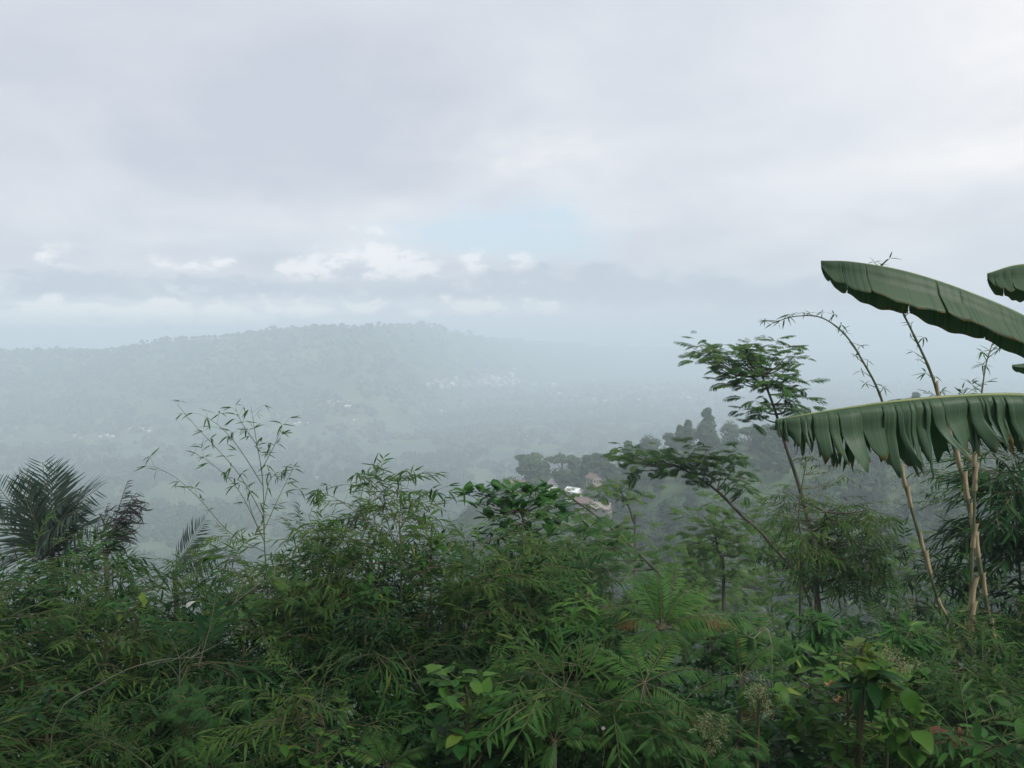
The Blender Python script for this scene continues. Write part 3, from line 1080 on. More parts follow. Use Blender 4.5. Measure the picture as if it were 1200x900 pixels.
# ------------------------------------------------------------------ forest floor and canopy between the trees
def build_hill_fill():
    mb = MB()
    N = 5200
    px = np.where(rng.random(N) < 0.8, rng.uniform(420, 1330, N), rng.uniform(-100, 480, N))
    d = 30 * (255 / 30) ** rng.random(N)
    for a, b in zip(px, d):
        if a < 480 and b < 150:
            continue
        if near_house(a, b / KS) and rng.random() < 0.35:
            continue
        x = (a - 600) / F * b
        s = rng.uniform(1.0, 2.5) * (1.0 if b > 60 else 0.8)
        if near_house(a, b / KS) or (600 < a < 750 and 105 < b < 156):
            s = rng.uniform(0.7, 1.5)
        z = float(ground_z(x, b)) + s * rng.uniform(0.3, 0.9)
        n = 64
        zz = rng.uniform(-0.5, 1, n)
        t = rng.uniform(0, 2 * PI, n)
        h = np.sqrt(1 - zz * zz)
        dr = np.stack([h * np.cos(t), h * np.sin(t), zz], -1)
        P = np.array([x, b, z]) + dr * s * np.array([1.2, 1.2, 0.9]) * (rng.uniform(0.6, 1.15, n))[:, None]
        D = nrm(np.cross(dr, rng.normal(size=(n, 3))) + np.array([0, 0, -0.3]))
        mb.inst(FILL_TPL, frames(D, dr + np.array([0, 0, 0.5])), P, rng.uniform(0.35, 0.75, n) * s * 0.55, rng.uniform(0, 0.3, n) + rng.uniform(0, 0.5))
    tag(part('undergrowth', mb.build('undergrowth', MAT['far_crown']), None), 'shrubby undergrowth covering the misty hillside', None, None, 'stuff')


build_hill_fill()

YT_PX = [-200, 0, 60, 150, 200, 250, 300, 340, 380, 440, 520, 580, 640, 680, 720, 800, 880, 960, 1040, 1120, 1200, 1400]
YT_PY = [632, 622, 624, 632, 630, 626, 616, 602, 596, 582, 588, 592, 612, 650, 690, 722, 750, 752, 742, 722, 690, 680]


def canopy_z(px, d):
    """height of the thicket's top along the direction px at distance d"""
    crest = -(np.interp(px, YT_PX, YT_PY) - HOR) / F * 8.0
    near = -2.42
    z = near + (crest - near) * np.clip((d - 4.2) / 3.8, 0, 1) ** 0.9
    return z - np.clip(d - 8.3, 0, 50) * 0.8


def build_near_fill():
    """the dark leaf mass inside and under the thicket"""
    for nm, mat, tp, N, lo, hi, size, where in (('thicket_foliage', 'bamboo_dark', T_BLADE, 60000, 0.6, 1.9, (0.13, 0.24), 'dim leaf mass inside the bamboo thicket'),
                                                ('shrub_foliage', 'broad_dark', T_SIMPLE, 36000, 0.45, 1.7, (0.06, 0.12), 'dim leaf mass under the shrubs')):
        mb = MB()
        px = rng.uniform(-250, 1450, N)
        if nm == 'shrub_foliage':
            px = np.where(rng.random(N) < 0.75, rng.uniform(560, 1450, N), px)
        else:
            px = np.where(rng.random(N) < 0.6, rng.uniform(-250, 700, N), px)
        d = 3.9 * (10.5 / 3.9) ** rng.random(N)
        x = (px - 600) / F * d
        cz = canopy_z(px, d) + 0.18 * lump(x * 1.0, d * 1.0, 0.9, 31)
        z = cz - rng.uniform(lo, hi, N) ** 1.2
        D = rand_dirs(N, -0.75, 0.35)
        R = frames(D, rand_dirs(N, 0.3, 1))
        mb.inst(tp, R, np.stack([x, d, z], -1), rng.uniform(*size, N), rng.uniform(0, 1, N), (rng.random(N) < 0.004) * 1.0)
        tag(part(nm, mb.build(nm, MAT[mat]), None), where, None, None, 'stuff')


build_near_fill()


def build_slope_fill():
    mb = MB()
    N = 26000
    px = rng.uniform(380, 1400, N)
    d = 9.0 * (46 / 9.0) ** rng.random(N)
    x = (px - 600) / F * d
    z = ground_z(x, d) + 0.8 + 1.6 * (0.5 + 0.5 * lump(x, d, 6, 17)) - rng.uniform(0, 1.6, N)
    D = rand_dirs(N, -0.5, 0.3)
    mb.inst(FEATHER_TPL[1], frames(D[:6000], rand_dirs(6000, 0.5, 1)), np.stack([x, d, z], -1)[:6000], 1.3, rng.uniform(0, 1, 6000), 0)
    mb.inst(T_SIMPLE, frames(D[6000:], rand_dirs(N - 6000, 0.4, 1)), np.stack([x, d, z], -1)[6000:], rng.uniform(0.2, 0.5, N - 6000), rng.uniform(0, 1, N - 6000), 0)
    tag(part('slope_foliage', mb.build('slope_foliage', [MAT['feather'], MAT['twig']]), None), 'bushes covering the steep slope below the thicket', None, None, 'stuff')


build_slope_fill()

LEAF = {
    'broad': [tpl_mesh('leaf', t, MAT['broad']) for t in T_BROAD],
    'broad_light': [tpl_mesh('leaf', t, MAT['broad_light']) for t in T_BROAD],
    'broad_dark': [tpl_mesh('leaf', t, MAT['broad_dark']) for t in T_BROAD],
    'broad_yellow': [tpl_mesh('leaf', t, MAT['broad_yellow']) for t in T_BROAD],
    'long': [tpl_mesh('leaf', t, MAT['broad']) for t in T_LONG],
    'long_light': [tpl_mesh('leaf', t, MAT['broad_light']) for t in T_LONG],
    'long_dark': [tpl_mesh('leaf', t, MAT['broad_dark']) for t in T_LONG],
    'heart': [tpl_mesh('leaf', t, MAT['broad_light']) for t in T_HEART],
    'red': [tpl_mesh('leaf', t, MAT['red_leaf']) for t in T_BROAD],
    'dry': [tpl_mesh('leaf', leaf_tpl(1, 0.5, 6, 0.45, 0.9, 1.3, 0.03, wave=0.15, twist=0.8), MAT['dry_leaf'])],
    'pale': [tpl_mesh('leaf', leaf_tpl(1, 0.45, 6, 0.45, 0.6, 0.8, 0.03, wave=0.12, twist=0.5), MAT['pale_leaf'])],
    'bamboo': [tpl_mesh('leaf', t, MAT['bamboo']) for t in T_BAMBOO],
    'bamboo_yellow': [tpl_mesh('leaf', t, MAT['bamboo_yellow']) for t in T_BAMBOO],
}
SPRAY['whorl'] = [spray_mb(9, 0.13, 0.27, 1.0, [leaf_tpl(1, 0.17, 4, 0.45, 0.25, dr, 0.03) for dr in (0.3, 0.6, 0.8)]).build('leaf_spray', [MAT['bamboo_dark'], MAT['twig']]) for _ in range(4)]
SPRAY['whorl_green'] = [spray_mb(11, 0.16, 0.19, 0.8, [leaf_tpl(1, 0.19, 4, 0.45, 0.25, dr, 0.03) for dr in (0.3, 0.6, 0.8)]).build('leaf_spray', [MAT['broad'], MAT['twig']]) for _ in range(4)]


def node_radii(path, r0, r1, gap, bump=1.25):
    L = np.concatenate([[0], np.cumsum(np.linalg.norm(np.diff(path, axis=0), axis=1))])
    r = np.linspace(r0, r1, len(path))
    k = np.abs(((L / gap) % 1.0) - 0.5) < 0.09
    return np.where(k, r * bump, r)


def put_spray(root, base, p, d, key, s, name='leaf_spray'):
    me = SPRAY[key][rng.integers(len(SPRAY[key]))]
    R = frame1(d, [rng.uniform(-.3, .3), rng.uniform(-.3, .3), 1])
    part(name, me, root, mat4(R, p - base, s))


def bamboo(label, base, tip, n_branch=9, blen=(0.35, 0.8), n_spray=5, key='bamboo', r0=0.012, group=None, first=0.45, mat='culm', size=1.0, name='bamboo_plant', arch=0.35):
    base, tip = np.asarray(base, float), np.asarray(tip, float)
    root = thing(name, label, 'bamboo', base, group)
    hz = tip - base
    mid = base + np.array([hz[0] * 0.25, hz[1] * 0.25, hz[2] * 0.62 + arch * 0.3])
    path = spline([base - [0, 0, 0.3], mid, tip], 26)
    part('culm', MB().add(*tube(path - base, node_radii(path, r0, r0 * 0.3, 0.22), 6)).build('culm', MAT[mat]), root)
    for b in range(n_branch):
        s = first + (1 - first) * (b + rng.uniform(0, 1)) / n_branch
        p0 = path[min(25, int(s * 25))]
        a = rng.uniform(0, 2 * PI)
        ln = rng.uniform(*blen) * (1.15 - 0.5 * s)
        d = np.array([math.cos(a), math.sin(a), rng.uniform(0.05, 0.75)])
        d = nrm(d)
        e = p0 + d * ln + np.array([0, 0, -0.22 * ln])
        bp = spline([p0, p0 + d * ln * 0.55, e], 7)
        part('branch', MB().add(*tube(bp - base, np.linspace(r0 * 0.28, 0.0013, 7), 4)).build('branch', MAT['twig']), root)
        for k in range(n_spray):
            u = 0.35 + 0.65 * (k + 1) / n_spray
            q = bp[min(6, int(u * 6))]
            if k == n_spray - 1:
                dd = d + np.array([0, 0, -0.3])
            else:
                dd = nrm(d) * 0.8 + rand_dirs(1, -0.6, 0.35)[0]
            put_spray(root, base, q, dd, key, size * rng.uniform(0.8, 1.2))
    for k in range(4):
        put_spray(root, base, path[25 - k], nrm(path[-1] - path[-4]) + rand_dirs(1, -0.5, 0.3)[0] * 0.8, key, size * rng.uniform(0.8, 1.1))
    return root


THICKET_ZONE = ([0, 95, 190, 265, 330, 400, 470, 545, 610], ['beyond the picture edge', 'under the dark palm', 'under the withered palm', 'by the small palm', 'under the tall sparse bamboo', 'just right of the tall sparse bamboo',
                                                           'left of the arching bamboo top', 'under the arching bamboo top', 'left of the glossy tree', 'under the glossy tree'])
THICKET = 'bamboo plants of the dense thicket'
made = 0
while made < 78:
    px = rng.uniform(-150, 690) if made % 4 else rng.uniform(320, 640)
    d = 4.3 + 4.3 * rng.random() ** 0.8 if made % 4 else rng.uniform(6.6, 8.8)
    if px > 480 and px < 620 and d < 5.0:
        continue
    x = (px - 600) / F * d
    tip = np.array([x, d, float(canopy_z(px, d)) + rng.uniform(-0.36, 0.14)])
    a = rng.uniform(0, 2 * PI)
    bx, by = x + 0.7 * math.cos(a), d + 0.5 * math.sin(a)
    base = np.array([bx, by, float(ground_z(bx, by))])
    row = ('in near edge of thicket', 'in the middle of the thicket', 'along the crest of the thicket')[int(d > 5.6) + int(d > 7.1)]
    bamboo('bamboo ' + row + ' ' + px_zone(px, *THICKET_ZONE), base, tip, 9, (0.35, 0.85), 5, ('bamboo', 'light', 'bamboo', 'bamboo_dark', 'light', 'bamboo')[made % 6], 0.010, THICKET, size=(1.0, 0.78, 1.35, 0.9, 0.65, 1.15, 0.85)[made % 7])
    made += 1


# ------------------------------------------------------------------ plants with whorls of leaves at their branch tips
def pxs(ctrl, d):
    return [pt(a, b, d if len(c) < 1 else c[0]) for a, b, *c in ctrl]


def rosette_plant(name, label, cat, trunk, tips, meshes, n_per, size, r0=0.03, elev=(-0.2, 0.5), leafname='leaf', bark='bark', group=None, fork=0.5, sag=0.15, top_mesh=None, jitter=0.04, shrink=1.0):
    trunk = np.asarray(trunk, float)
    base = trunk[0]
    root = thing(name, label, cat, base, group)
    path = spline(trunk, 22)
    part('trunk', MB().add(*tube(path - base, np.linspace(r0, r0 * 0.35, 22), 7)).build('trunk', MAT[bark]), root)
    tips = np.asarray(tips, float)
    if shrink != 1.0:
        cen = tips.mean(0)
        tips = cen + (tips - cen) * shrink
    zs = tips[:, 2]
    for tp in tips:
        lo = int(fork * 21)
        seg = path[lo:]
        cost = np.linalg.norm(seg - tp, axis=1) + 1.2 * np.maximum(0, seg[:, 2] - tp[2] + 0.1)
        i = lo + int(np.argmin(cost))
        b = path[i]
        ln = np.linalg.norm(tp - b)
        if ln > 0.05:
            m = (b + tp) / 2 + np.array([0, 0, -sag * ln])
            bp = spline([b, m, tp], 7)
            part('branch', MB().add(*tube(bp - base, np.linspace(max(0.003, r0 * 0.33), max(0.0018, r0 * 0.1), 7), 5)).build('branch', MAT[bark]), root)
            out = nrm(bp[-1] - bp[-2])
        else:
            out = np.array([0, 0, 1.0])
        a0 = rng.uniform(0, 6.28)
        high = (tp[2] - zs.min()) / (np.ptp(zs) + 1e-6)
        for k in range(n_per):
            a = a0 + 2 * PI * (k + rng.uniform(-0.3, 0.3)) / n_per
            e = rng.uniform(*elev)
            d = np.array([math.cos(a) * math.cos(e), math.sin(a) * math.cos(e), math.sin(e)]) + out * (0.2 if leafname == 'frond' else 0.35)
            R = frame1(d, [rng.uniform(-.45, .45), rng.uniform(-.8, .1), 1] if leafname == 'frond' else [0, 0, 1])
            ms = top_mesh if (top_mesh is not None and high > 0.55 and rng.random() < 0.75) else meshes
            q = tp + rng.normal(size=3) * jitter - out * rng.uniform(0, 0.10)
            part(leafname, ms[rng.integers(len(ms))], root, mat4(R, q - base, size * rng.uniform(0.72, 1.2)))
    return root


def px_tips(lst, d, dj):
    return [pt(a, b, d + rng.uniform(-dj, dj)) for a, b in lst]


def blob_tips(n, px0, px1, py0, py1, d, dj, top=None):
    out = []
    while len(out) < n:
        a, b = rng.uniform(-1, 1, 2)
        if a * a + b * b > 1 and rng.random() < 0.8:
            continue
        out.append(pt((px0 + px1) / 2 + a * (px1 - px0) / 2, (py0 + py1) / 2 + b * (py1 - py0) / 2, d + rng.uniform(-dj, dj)))
    return out


def trunk_px(ctrl, d, px=None):
    """trunk through pixel points (bottom first), rooted in the ground under the lowest one"""
    P = [pt(a, b, d) for a, b in ctrl]
    g = P[0].copy()
    g[2] = float(ground_z(g[0], g[1])) - 0.1
    if g[2] < P[0][2] - 0.2:
        P = [g] + P
    return np.array(P)


rosette_plant('feathery_tree', 'tall slender tree with a feathery layered crown rising against the pale mist', 'tree',
              trunk_px([(957, 760), (954, 650), (938, 575), (920, 520), (908, 480), (893, 440)], 12.0),
              px_tips([(797, 401), (810, 402), (822, 408), (832, 412), (846, 413), (860, 408), (880, 404), (893, 402), (905, 412), (912, 414), (930, 412), (940, 413), (822, 425), (838, 427), (848, 436),
                       (858, 446), (868, 448), (880, 436), (895, 428), (915, 436), (930, 428), (938, 440), (938, 456), (925, 466), (903, 458), (890, 482), (884, 487), (897, 488), (945, 478), (930, 482),
                       (868, 425), (852, 426), (908, 446), (944, 470), (872, 412), (888, 418)], 12.0, 0.55),
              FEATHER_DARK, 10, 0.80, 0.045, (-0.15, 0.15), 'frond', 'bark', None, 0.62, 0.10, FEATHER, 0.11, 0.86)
rosette_plant('feathery_tree', 'leaning feathery tree with a wide arched umbrella crown over the hillside', 'tree',
              trunk_px([(955, 735), (905, 640), (868, 603), (840, 575), (812, 556), (790, 545)], 13.0),
              px_tips([(714, 535), (724, 530), (738, 531), (752, 529), (766, 533), (778, 538), (792, 542), (802, 530), (816, 524), (831, 526), (846, 533), (860, 532), (870, 541), (882, 552), (888, 560),
                       (746, 546), (740, 553), (762, 545), (816, 546), (832, 544), (850, 553), (870, 563), (884, 574), (822, 562), (802, 552), (784, 546), (842, 540), (728, 540)], 13.0, 0.6),
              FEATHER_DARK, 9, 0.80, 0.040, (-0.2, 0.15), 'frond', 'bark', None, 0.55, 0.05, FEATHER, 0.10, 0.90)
rosette_plant('feathery_tree', 'slanting thin stemmed feathery sapling crossing before the misty roofs', 'tree',
              trunk_px([(830, 735), (790, 690), (752, 652), (720, 622), (690, 598), (664, 580)], 10.5),
              px_tips([(657, 577), (664, 590), (650, 602), (680, 602), (690, 618), (718, 616), (732, 618), (705, 626), (640, 640), (660, 645), (680, 648), (700, 642), (655, 660), (690, 664), (725, 640), (738, 660)], 10.5, 0.5),
              FEATHER_DARK, 6, 0.85, 0.028, (-0.3, 0.5), 'frond', 'bark', None, 0.45, 0.05, FEATHER)
rosette_plant('feathery_tree', 'small misty tree with yellowish feathery top beside the grey roof', 'tree',
              trunk_px([(744, 640), (742, 612), (735, 590), (726, 575)], 26.0),
              px_tips([(700, 571), (711, 566), (723, 565), (735, 573), (756, 579), (747, 586), (706, 580), (728, 582), (716, 574)], 26.0, 0.8),
              FEATHER, 6, 1.35, 0.05, (-0.4, 0.3), 'frond', 'bark', None, 0.6, 0.0)
for label, box, d, n, col in (('broad feathery tree with bright tiers below the arched umbrella crown', (795, 885, 596, 655), 17.0, 26, FEATHER),
                              ('low feathery tree spreading beneath the slanting sapling', (618, 745, 650, 712), 14.5, 26, FEATHER),
                              ('wide feathery tree in the hollow right of the tall fern', (748, 905, 652, 722), 19.0, 34, FEATHER),
                              ('dim feathery tree behind the pale trunk of the slender tree', (858, 950, 640, 735), 23.0, 26, FEATHER),
                              ('grey green feathery tree between the two bamboo culms', (1010, 1140, 640, 740), 22.0, 26, FEATHER_DARK),
                              ('distant feathery tree topping the slope below the roofs', (640, 780, 612, 662), 34.0, 24, FEATHER)):
    cx = (box[0] + box[1]) / 2
    rosette_plant('feathery_tree', label, 'tree', trunk_px([(cx + 8, box[3] + 40), (cx + 2, box[3] - 5), (cx - 4, box[2] + 18)], d), blob_tips(n, *box, d, d * 0.05),
                  col, 11, 0.95 + max(0, d - 16) * 0.045, 0.05, (-0.4, 0.3), 'frond', 'bark', None, 0.35, 0.06, FEATHER, 0.02 * d)

# glossy tree at the crest of the thicket
rosette_plant('broadleaf_tree', 'glossy broadleaf tree with whorled leaves at the crest of the thicket', 'tree',
              trunk_px([(640, 760), (636, 690), (622, 640), (610, 600)], 9.0),
              px_tips([(548, 578), (560, 574), (575, 576), (588, 574), (600, 572), (612, 570), (625, 574), (640, 572), (652, 578), (560, 592), (580, 590), (600, 588), (618, 588), (636, 588), (652, 594),
                       (572, 604), (594, 604), (614, 604), (632, 606), (650, 610), (600, 622), (622, 624), (642, 628), (610, 642), (632, 646), (650, 645), (590, 618), (660, 600)], 9.0, 0.5),
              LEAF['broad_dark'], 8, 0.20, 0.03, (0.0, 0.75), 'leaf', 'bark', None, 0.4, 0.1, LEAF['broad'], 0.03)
rosette_plant('leafy_tree', 'bushy tree with hanging slender leaves round the slender feathery trunk', 'tree',
              trunk_px([(962, 770), (958, 690), (960, 640), (968, 600)], 10.8),
              blob_tips(76, 895, 1042, 572, 690, 10.8, 0.7), SPRAY['bamboo'], 6, 1.25, 0.04, (-0.8, 0.3), 'leaf_spray', 'bark', None, 0.35, 0.05, SPRAY['light'], 0.06)
rosette_plant('leafy_tree', 'thin tree with sparse hanging leaves under the torn banana leaf', 'tree',
              trunk_px([(938, 680), (936, 600), (945, 540)], 10.2),
              blob_tips(9, 930, 995, 520, 570, 10.2, 0.4), SPRAY['bamboo'], 2, 0.8, 0.018, (-0.8, 0.1), 'leaf_spray', 'twig', None, 0.4, 0.05, SPRAY['bamboo'], 0.05)


# ------------------------------------------------------------------ palms
PALM = [frond_mb(1.75, 26, 0.72, 0.050, dr, fall=fl, sweep=sw, rach=0.014, seg=3, stalk=0.08, tipshrink=0.6,
                 blade=leaf_tpl(1, 0.064, 3, 0.4, 0.3, 0.22, 0.1)).build('frond', [MAT['palm'], MAT['twig']]) for dr, fl, sw in ((0.12, -0.1, 0.8), (0.35, 0.05, 0.9), (0.6, 0.2, 0.8), (0.25, -0.25, 0.9))]
PALM_DEAD = [frond_mb(1.5, 26, 0.50, 0.10, dr, fall=1.3, sweep=0.5, mess=0.55, rach=0.016, seg=3, stalk=0.15, blade=leaf_tpl(1, 0.10, 3, 0.4, 0.7, 0.9, 0.1, twist=0.9)).build('frond', [MAT['palm_dead'], MAT['bark']]) for dr in (0.1, 0.3, 0.5)]


def palm(label, crown, d, ends, meshes, s=0.9, stem=0.09, name='palm'):
    c = pt(*crown, d)
    g = np.array([c[0], c[1], float(ground_z(c[0], c[1])) - 0.1])
    root = thing(name, label, 'palm', g)
    path = spline([g, (g + c) / 2 + [0.05, 0, 0], c], 12)
    part('trunk', MB().add(*tube(path - g, node_radii(path, stem, stem * 0.8, 0.18, 1.12), 8)).build('trunk', MAT['bark']), root)
    for (ex, ey, dd, k) in ends:
        e = pt(ex, ey, d + dd)
        v = e - c
        R = frame1(v + np.array([0, 0, 0.12 * np.linalg.norm(v)]), [rng.uniform(-0.3, 0.3), -0.55, 0.9])
        part('frond', meshes[k % len(meshes)], root, mat4(R, c - g, s * np.linalg.norm(v) / 1.72))
    return root


palm('dark feather palm with fanned fronds beside the withered frond stump', (62, 658), 15.0,
     [(52, 528, 0.2, 0), (30, 540, -0.4, 3), (-20, 560, 0.3, 1), (-45, 600, -0.3, 1), (-30, 640, 0.5, 2), (85, 545, 0.6, 0), (104, 585, -0.3, 1), (112, 620, 0.3, 2), (80, 560, -1.2, 2),
      (40, 570, -1.3, 2), (100, 650, -0.9, 2), (66, 575, -1.5, 2), (20, 575, -0.8, 1), (70, 535, 0.9, 3), (95, 600, -1.2, 2), (48, 600, -1.6, 2)], PALM)
palm('withered palm with ragged drooping grey fronds beside the dark feather palm', (124, 658), 14.2,
     [(174, 560, 0.2, 0), (168, 572, -0.3, 1), (176, 580, 0.3, 2), (160, 590, 0.5, 1), (118, 585, -0.2, 2), (112, 605, 0.2, 2), (140, 585, 0.1, 1)], PALM_DEAD, 1.05, 0.06)
palm('small palm frond cluster poking out of the thicket behind the bare bamboo', (205, 668), 11.0,
     [(252, 615, 0.2, 0), (238, 640, -0.3, 1), (250, 650, -0.5, 2)], PALM, 1.0, 0.05)


# ------------------------------------------------------------------ the tall sparse bamboo shoots
def sparse_bamboo(label, d, culm, branches, per=10, size=0.15, r0=0.010, name='bamboo_plant', key='bamboo', mat='culm', dj=0.35):
    P = trunk_px(culm, d)
    base = P[0]
    root = thing(name, label, 'bamboo', base)
    path = spline(P, 30)
    part('culm', MB().add(*tube(path - base, node_radii(path, r0, r0 * 0.22, 0.2, 1.4), 6)).build('culm', MAT[mat]), root)
    lines = [path[16:]]
    for ctrl in branches:
        end = rng.uniform(-dj, dj)
        Q = [pt(a, b, d + end * k / (len(ctrl) - 1)) for k, (a, b) in enumerate(ctrl)]
        Q[0] = path[np.argmin(np.linalg.norm(path - Q[0], axis=1))]
        bp = spline(Q, 16)
        part('branch', MB().add(*tube(bp - base, np.linspace(r0 * 0.55, 0.0016, 16), 5)).build('branch', MAT['twig']), root)
        lines.append(bp)
    for ln in lines:
        dirn = nrm(np.gradient(ln, axis=0))
        for k in range(per):
            u = 0.22 + 0.78 * (k + rng.uniform(0, 1)) / per
            i = min(len(ln) - 1, int(u * len(ln)))
            f = dirn[i]
            side = rand_dirs(1, -0.2, 0.7)[0]
            tw = ln[i] + nrm(f * 0.7 + side) * rng.uniform(0.03, 0.14)
            part('twig', MB().add(*tube(np.array([ln[i], (ln[i] + tw) / 2 + [0, 0, 0.006], tw]) - base, 0.0012, 4)).build('twig', MAT['twig']), root)
            for _ in range(rng.integers(2, 5)):
                dd = nrm(f * 0.5 + side * 0.6 + rand_dirs(1, -1.0, 0.2)[0] * 0.9 + np.array([0, 0, -0.25]))
                ms = LEAF[key]
                part('leaf', ms[rng.integers(len(ms))], root, mat4(frame1(dd, [0.2, -0.5, 1]), tw - base, size * rng.uniform(0.7, 1.2)))
    return root


sparse_bamboo('tall sparse bamboo spreading thin leafy branches against the misty valley', 7.6,
              [(314, 720), (310, 640), (308, 565), (301, 520), (294, 476)],
              [[(302, 650), (270, 625), (235, 586), (206, 560), (180, 546)], [(308, 610), (283, 560), (258, 530), (228, 498), (208, 474)], [(308, 575), (280, 525), (258, 500), (240, 488)],
               [(310, 620), (328, 580), (345, 545)], [(306, 550), (320, 525), (331, 500)], [(304, 640), (280, 575), (250, 545), (222, 528)], [(308, 590), (318, 560), (338, 556)], [(301, 525), (286, 500), (276, 480)],
               [(304, 640), (295, 600), (288, 570)]], 9, 0.125, 0.008)
sparse_bamboo('bamboo top with arching leafy shoots at the crest left of the glossy tree', 6.8,
              [(470, 660), (462, 610), (450, 575), (440, 552)],
              [[(462, 610), (440, 580), (410, 568), (375, 575)], [(455, 590), (470, 565), (478, 560)], [(452, 580), (430, 560), (420, 558)], [(465, 620), (490, 585), (518, 572)], [(468, 640), (430, 610), (385, 580), (350, 580)],
               [(466, 630), (500, 600), (540, 580)]], 10, 0.135, 0.007)


# ------------------------------------------------------------------ sheathed bamboo culms on the right
def sheath_mb(r, L, seed):
    """papery half tube that hugs a culm and flares open at its upper end"""
    q = np.random.default_rng(seed)
    n, m = 6, 7
    V = []
    for i in range(n + 1):
        t = i / n
        w = 4.4 * (1 - 0.62 * t)
        rr = r * (1.08 + 0.75 * t ** 3)
        for k in range(m + 1):
            a = -w / 2 + w * k / m
            V.append((math.sin(a) * rr, math.cos(a) * rr * (1 + 0.25 * t * q.uniform(0, 1)), L * t + q.uniform(-.02, .02) * L))
    Q = [(i * (m + 1) + k, i * (m + 1) + k + 1, (i + 1) * (m + 1) + k + 1, (i + 1) * (m + 1) + k) for i in range(n) for k in range(m)]
    return MB().add(V, Q).build('sheath', MAT['sheath'])


SHEATH = [sheath_mb(0.034, 0.30, s) for s in range(3)]


def sheathed_culm(label, d, ctrl, r0, sheaths, tufts, tip_leaves=6, bare=0):
    P = trunk_px(ctrl, d)
    base = P[0]
    root = thing('bamboo_culm', label, 'bamboo', base, None)
    path = spline(P, 70)
    part('culm', MB().add(*tube(path - base, node_radii(path, r0, r0 * 0.16, 0.30, 1.22), 8)).build('culm', MAT['culm_red']), root)
    rad = np.linspace(r0, r0 * 0.16, 70)

    def near_y(py):
        zz = pt(600, py, d)[2]
        return int(np.argmin(np.abs(path[:, 2] - zz)))
    for j, (py, s) in enumerate(sheaths):
        i = near_y(py)
        f = nrm(path[min(69, i + 1)] - path[max(0, i - 1)])
        a = rng.uniform(-1.0, 1.0)
        x = np.cross([math.cos(a), -1, math.sin(a) * 0.2], f)
        x = nrm(x)
        y = np.cross(f, x)
        R = np.stack([x, y, f], -1)
        k = max(0.72, rad[i] / 0.030)
        M = mat4(R * np.array([k, k, 0.85])[None, :], path[i] - base, s)
        part('sheath', SHEATH[j % 3], root, M)
    tufts = [(near_y(py), n, sz) for py, n, sz in tufts] + [(i, int(rng.integers(3, 7)), rng.uniform(0.09, 0.15)) for i in range(26, 69, 3)]
    for (i, n, sz) in tufts:
        f = nrm(path[min(69, i + 1)] - path[max(0, i - 1)])
        b = path[i] + nrm(rand_dirs(1, 0, 0.6)[0]) * 0.10 + f * 0.05
        part('twig', MB().add(*tube(np.array([path[i], (path[i] + b) / 2, b]) - base, np.array([0.005, 0.004, 0.002]), 5)).build('twig', MAT['culm_red']), root)
        for _ in range(n):
            part('leaf', LEAF['bamboo'][rng.integers(4)], root, mat4(frame1(rand_dirs(1, -0.9, 0.5)[0] + f * 0.3, [0, -0.4, 1]), b - base, sz * rng.uniform(0.7, 1.2)))
    for _ in range(tip_leaves):
        i = 69 - rng.integers(0, 6)
        part('leaf', LEAF['bamboo'][rng.integers(4)], root, mat4(frame1(rand_dirs(1, -1.0, 0.0)[0] + nrm(path[-1] - path[-3]) * 0.6, [0, -0.4, 1]), path[i] - base, rng.uniform(0.08, 0.15)))
    return root


sheathed_culm('thin bamboo culm whose bare tip arches over towards the feathery tree', 8.4,
              [(1118, 775), (1098, 700), (1072, 610), (1050, 530), (1032, 465), (1012, 425), (990, 392), (962, 372), (930, 371), (905, 379)], 0.022,
              [(565, 1.0), (600, 1.0), (640, 0.9), (672, 1.1), (720, 0.9), (760, 0.9)], [(455, 4, 0.09), (430, 5, 0.10), (410, 3, 0.07), (392, 4, 0.08), (376, 6, 0.09), (372, 4, 0.10)], 7)
sheathed_culm('stout bamboo culm with tan papery sheaths passing behind the long banana leaf', 8.0,
              [(1176, 830), (1160, 730), (1142, 630), (1128, 560), (1110, 500), (1092, 440), (1072, 395), (1055, 360), (1040, 325), (1032, 309)], 0.027,
              [(800, 1.1), (755, 1.2), (700, 1.0), (650, 1.1), (618, 1.0), (585, 1.2), (550, 1.1), (520, 0.9), (470, 0.8)], [(455, 5, 0.09), (430, 4, 0.08), (400, 5, 0.08), (372, 8, 0.10), (350, 8, 0.11), (330, 6, 0.12)], 9)
sheathed_culm('bamboo culm with two broad peeling sheaths left of the stout culm', 7.6,
              [(1138, 810), (1137, 740), (1139, 660), (1142, 590), (1141, 540), (1148, 480), (1155, 430), (1163, 402)], 0.022,
              [(745, 1.35), (712, 1.4), (640, 1.0), (575, 1.1), (548, 1.0)], [(460, 6, 0.12), (440, 6, 0.12), (420, 5, 0.10)], 6)
bamboo('bushy bamboo with dark drooping leaves at the edge behind the stout culm', on_ground(1215, 9.2), pt(1186, 535, 9.0), 34, (0.5, 1.1), 9, 'bamboo_dark', 0.022, None, 0.30, 'culm', 1.4)
bamboo('second bushy bamboo with dark drooping leaves just outside the stout culm', on_ground(1260, 8.6), pt(1222, 575, 8.4), 28, (0.5, 1.1), 8, 'bamboo_dark', 0.020, None, 0.30, 'culm', 1.4)
bamboo('leafy bamboo crown showing just above the torn banana leaf', on_ground(1150, 10.4), pt(1132, 462, 10.2), 10, (0.4, 0.9), 5, 'bamboo', 0.018, None, 0.6, 'culm', 1.15)
RB = 'bamboo plants filling the slope under the culms'
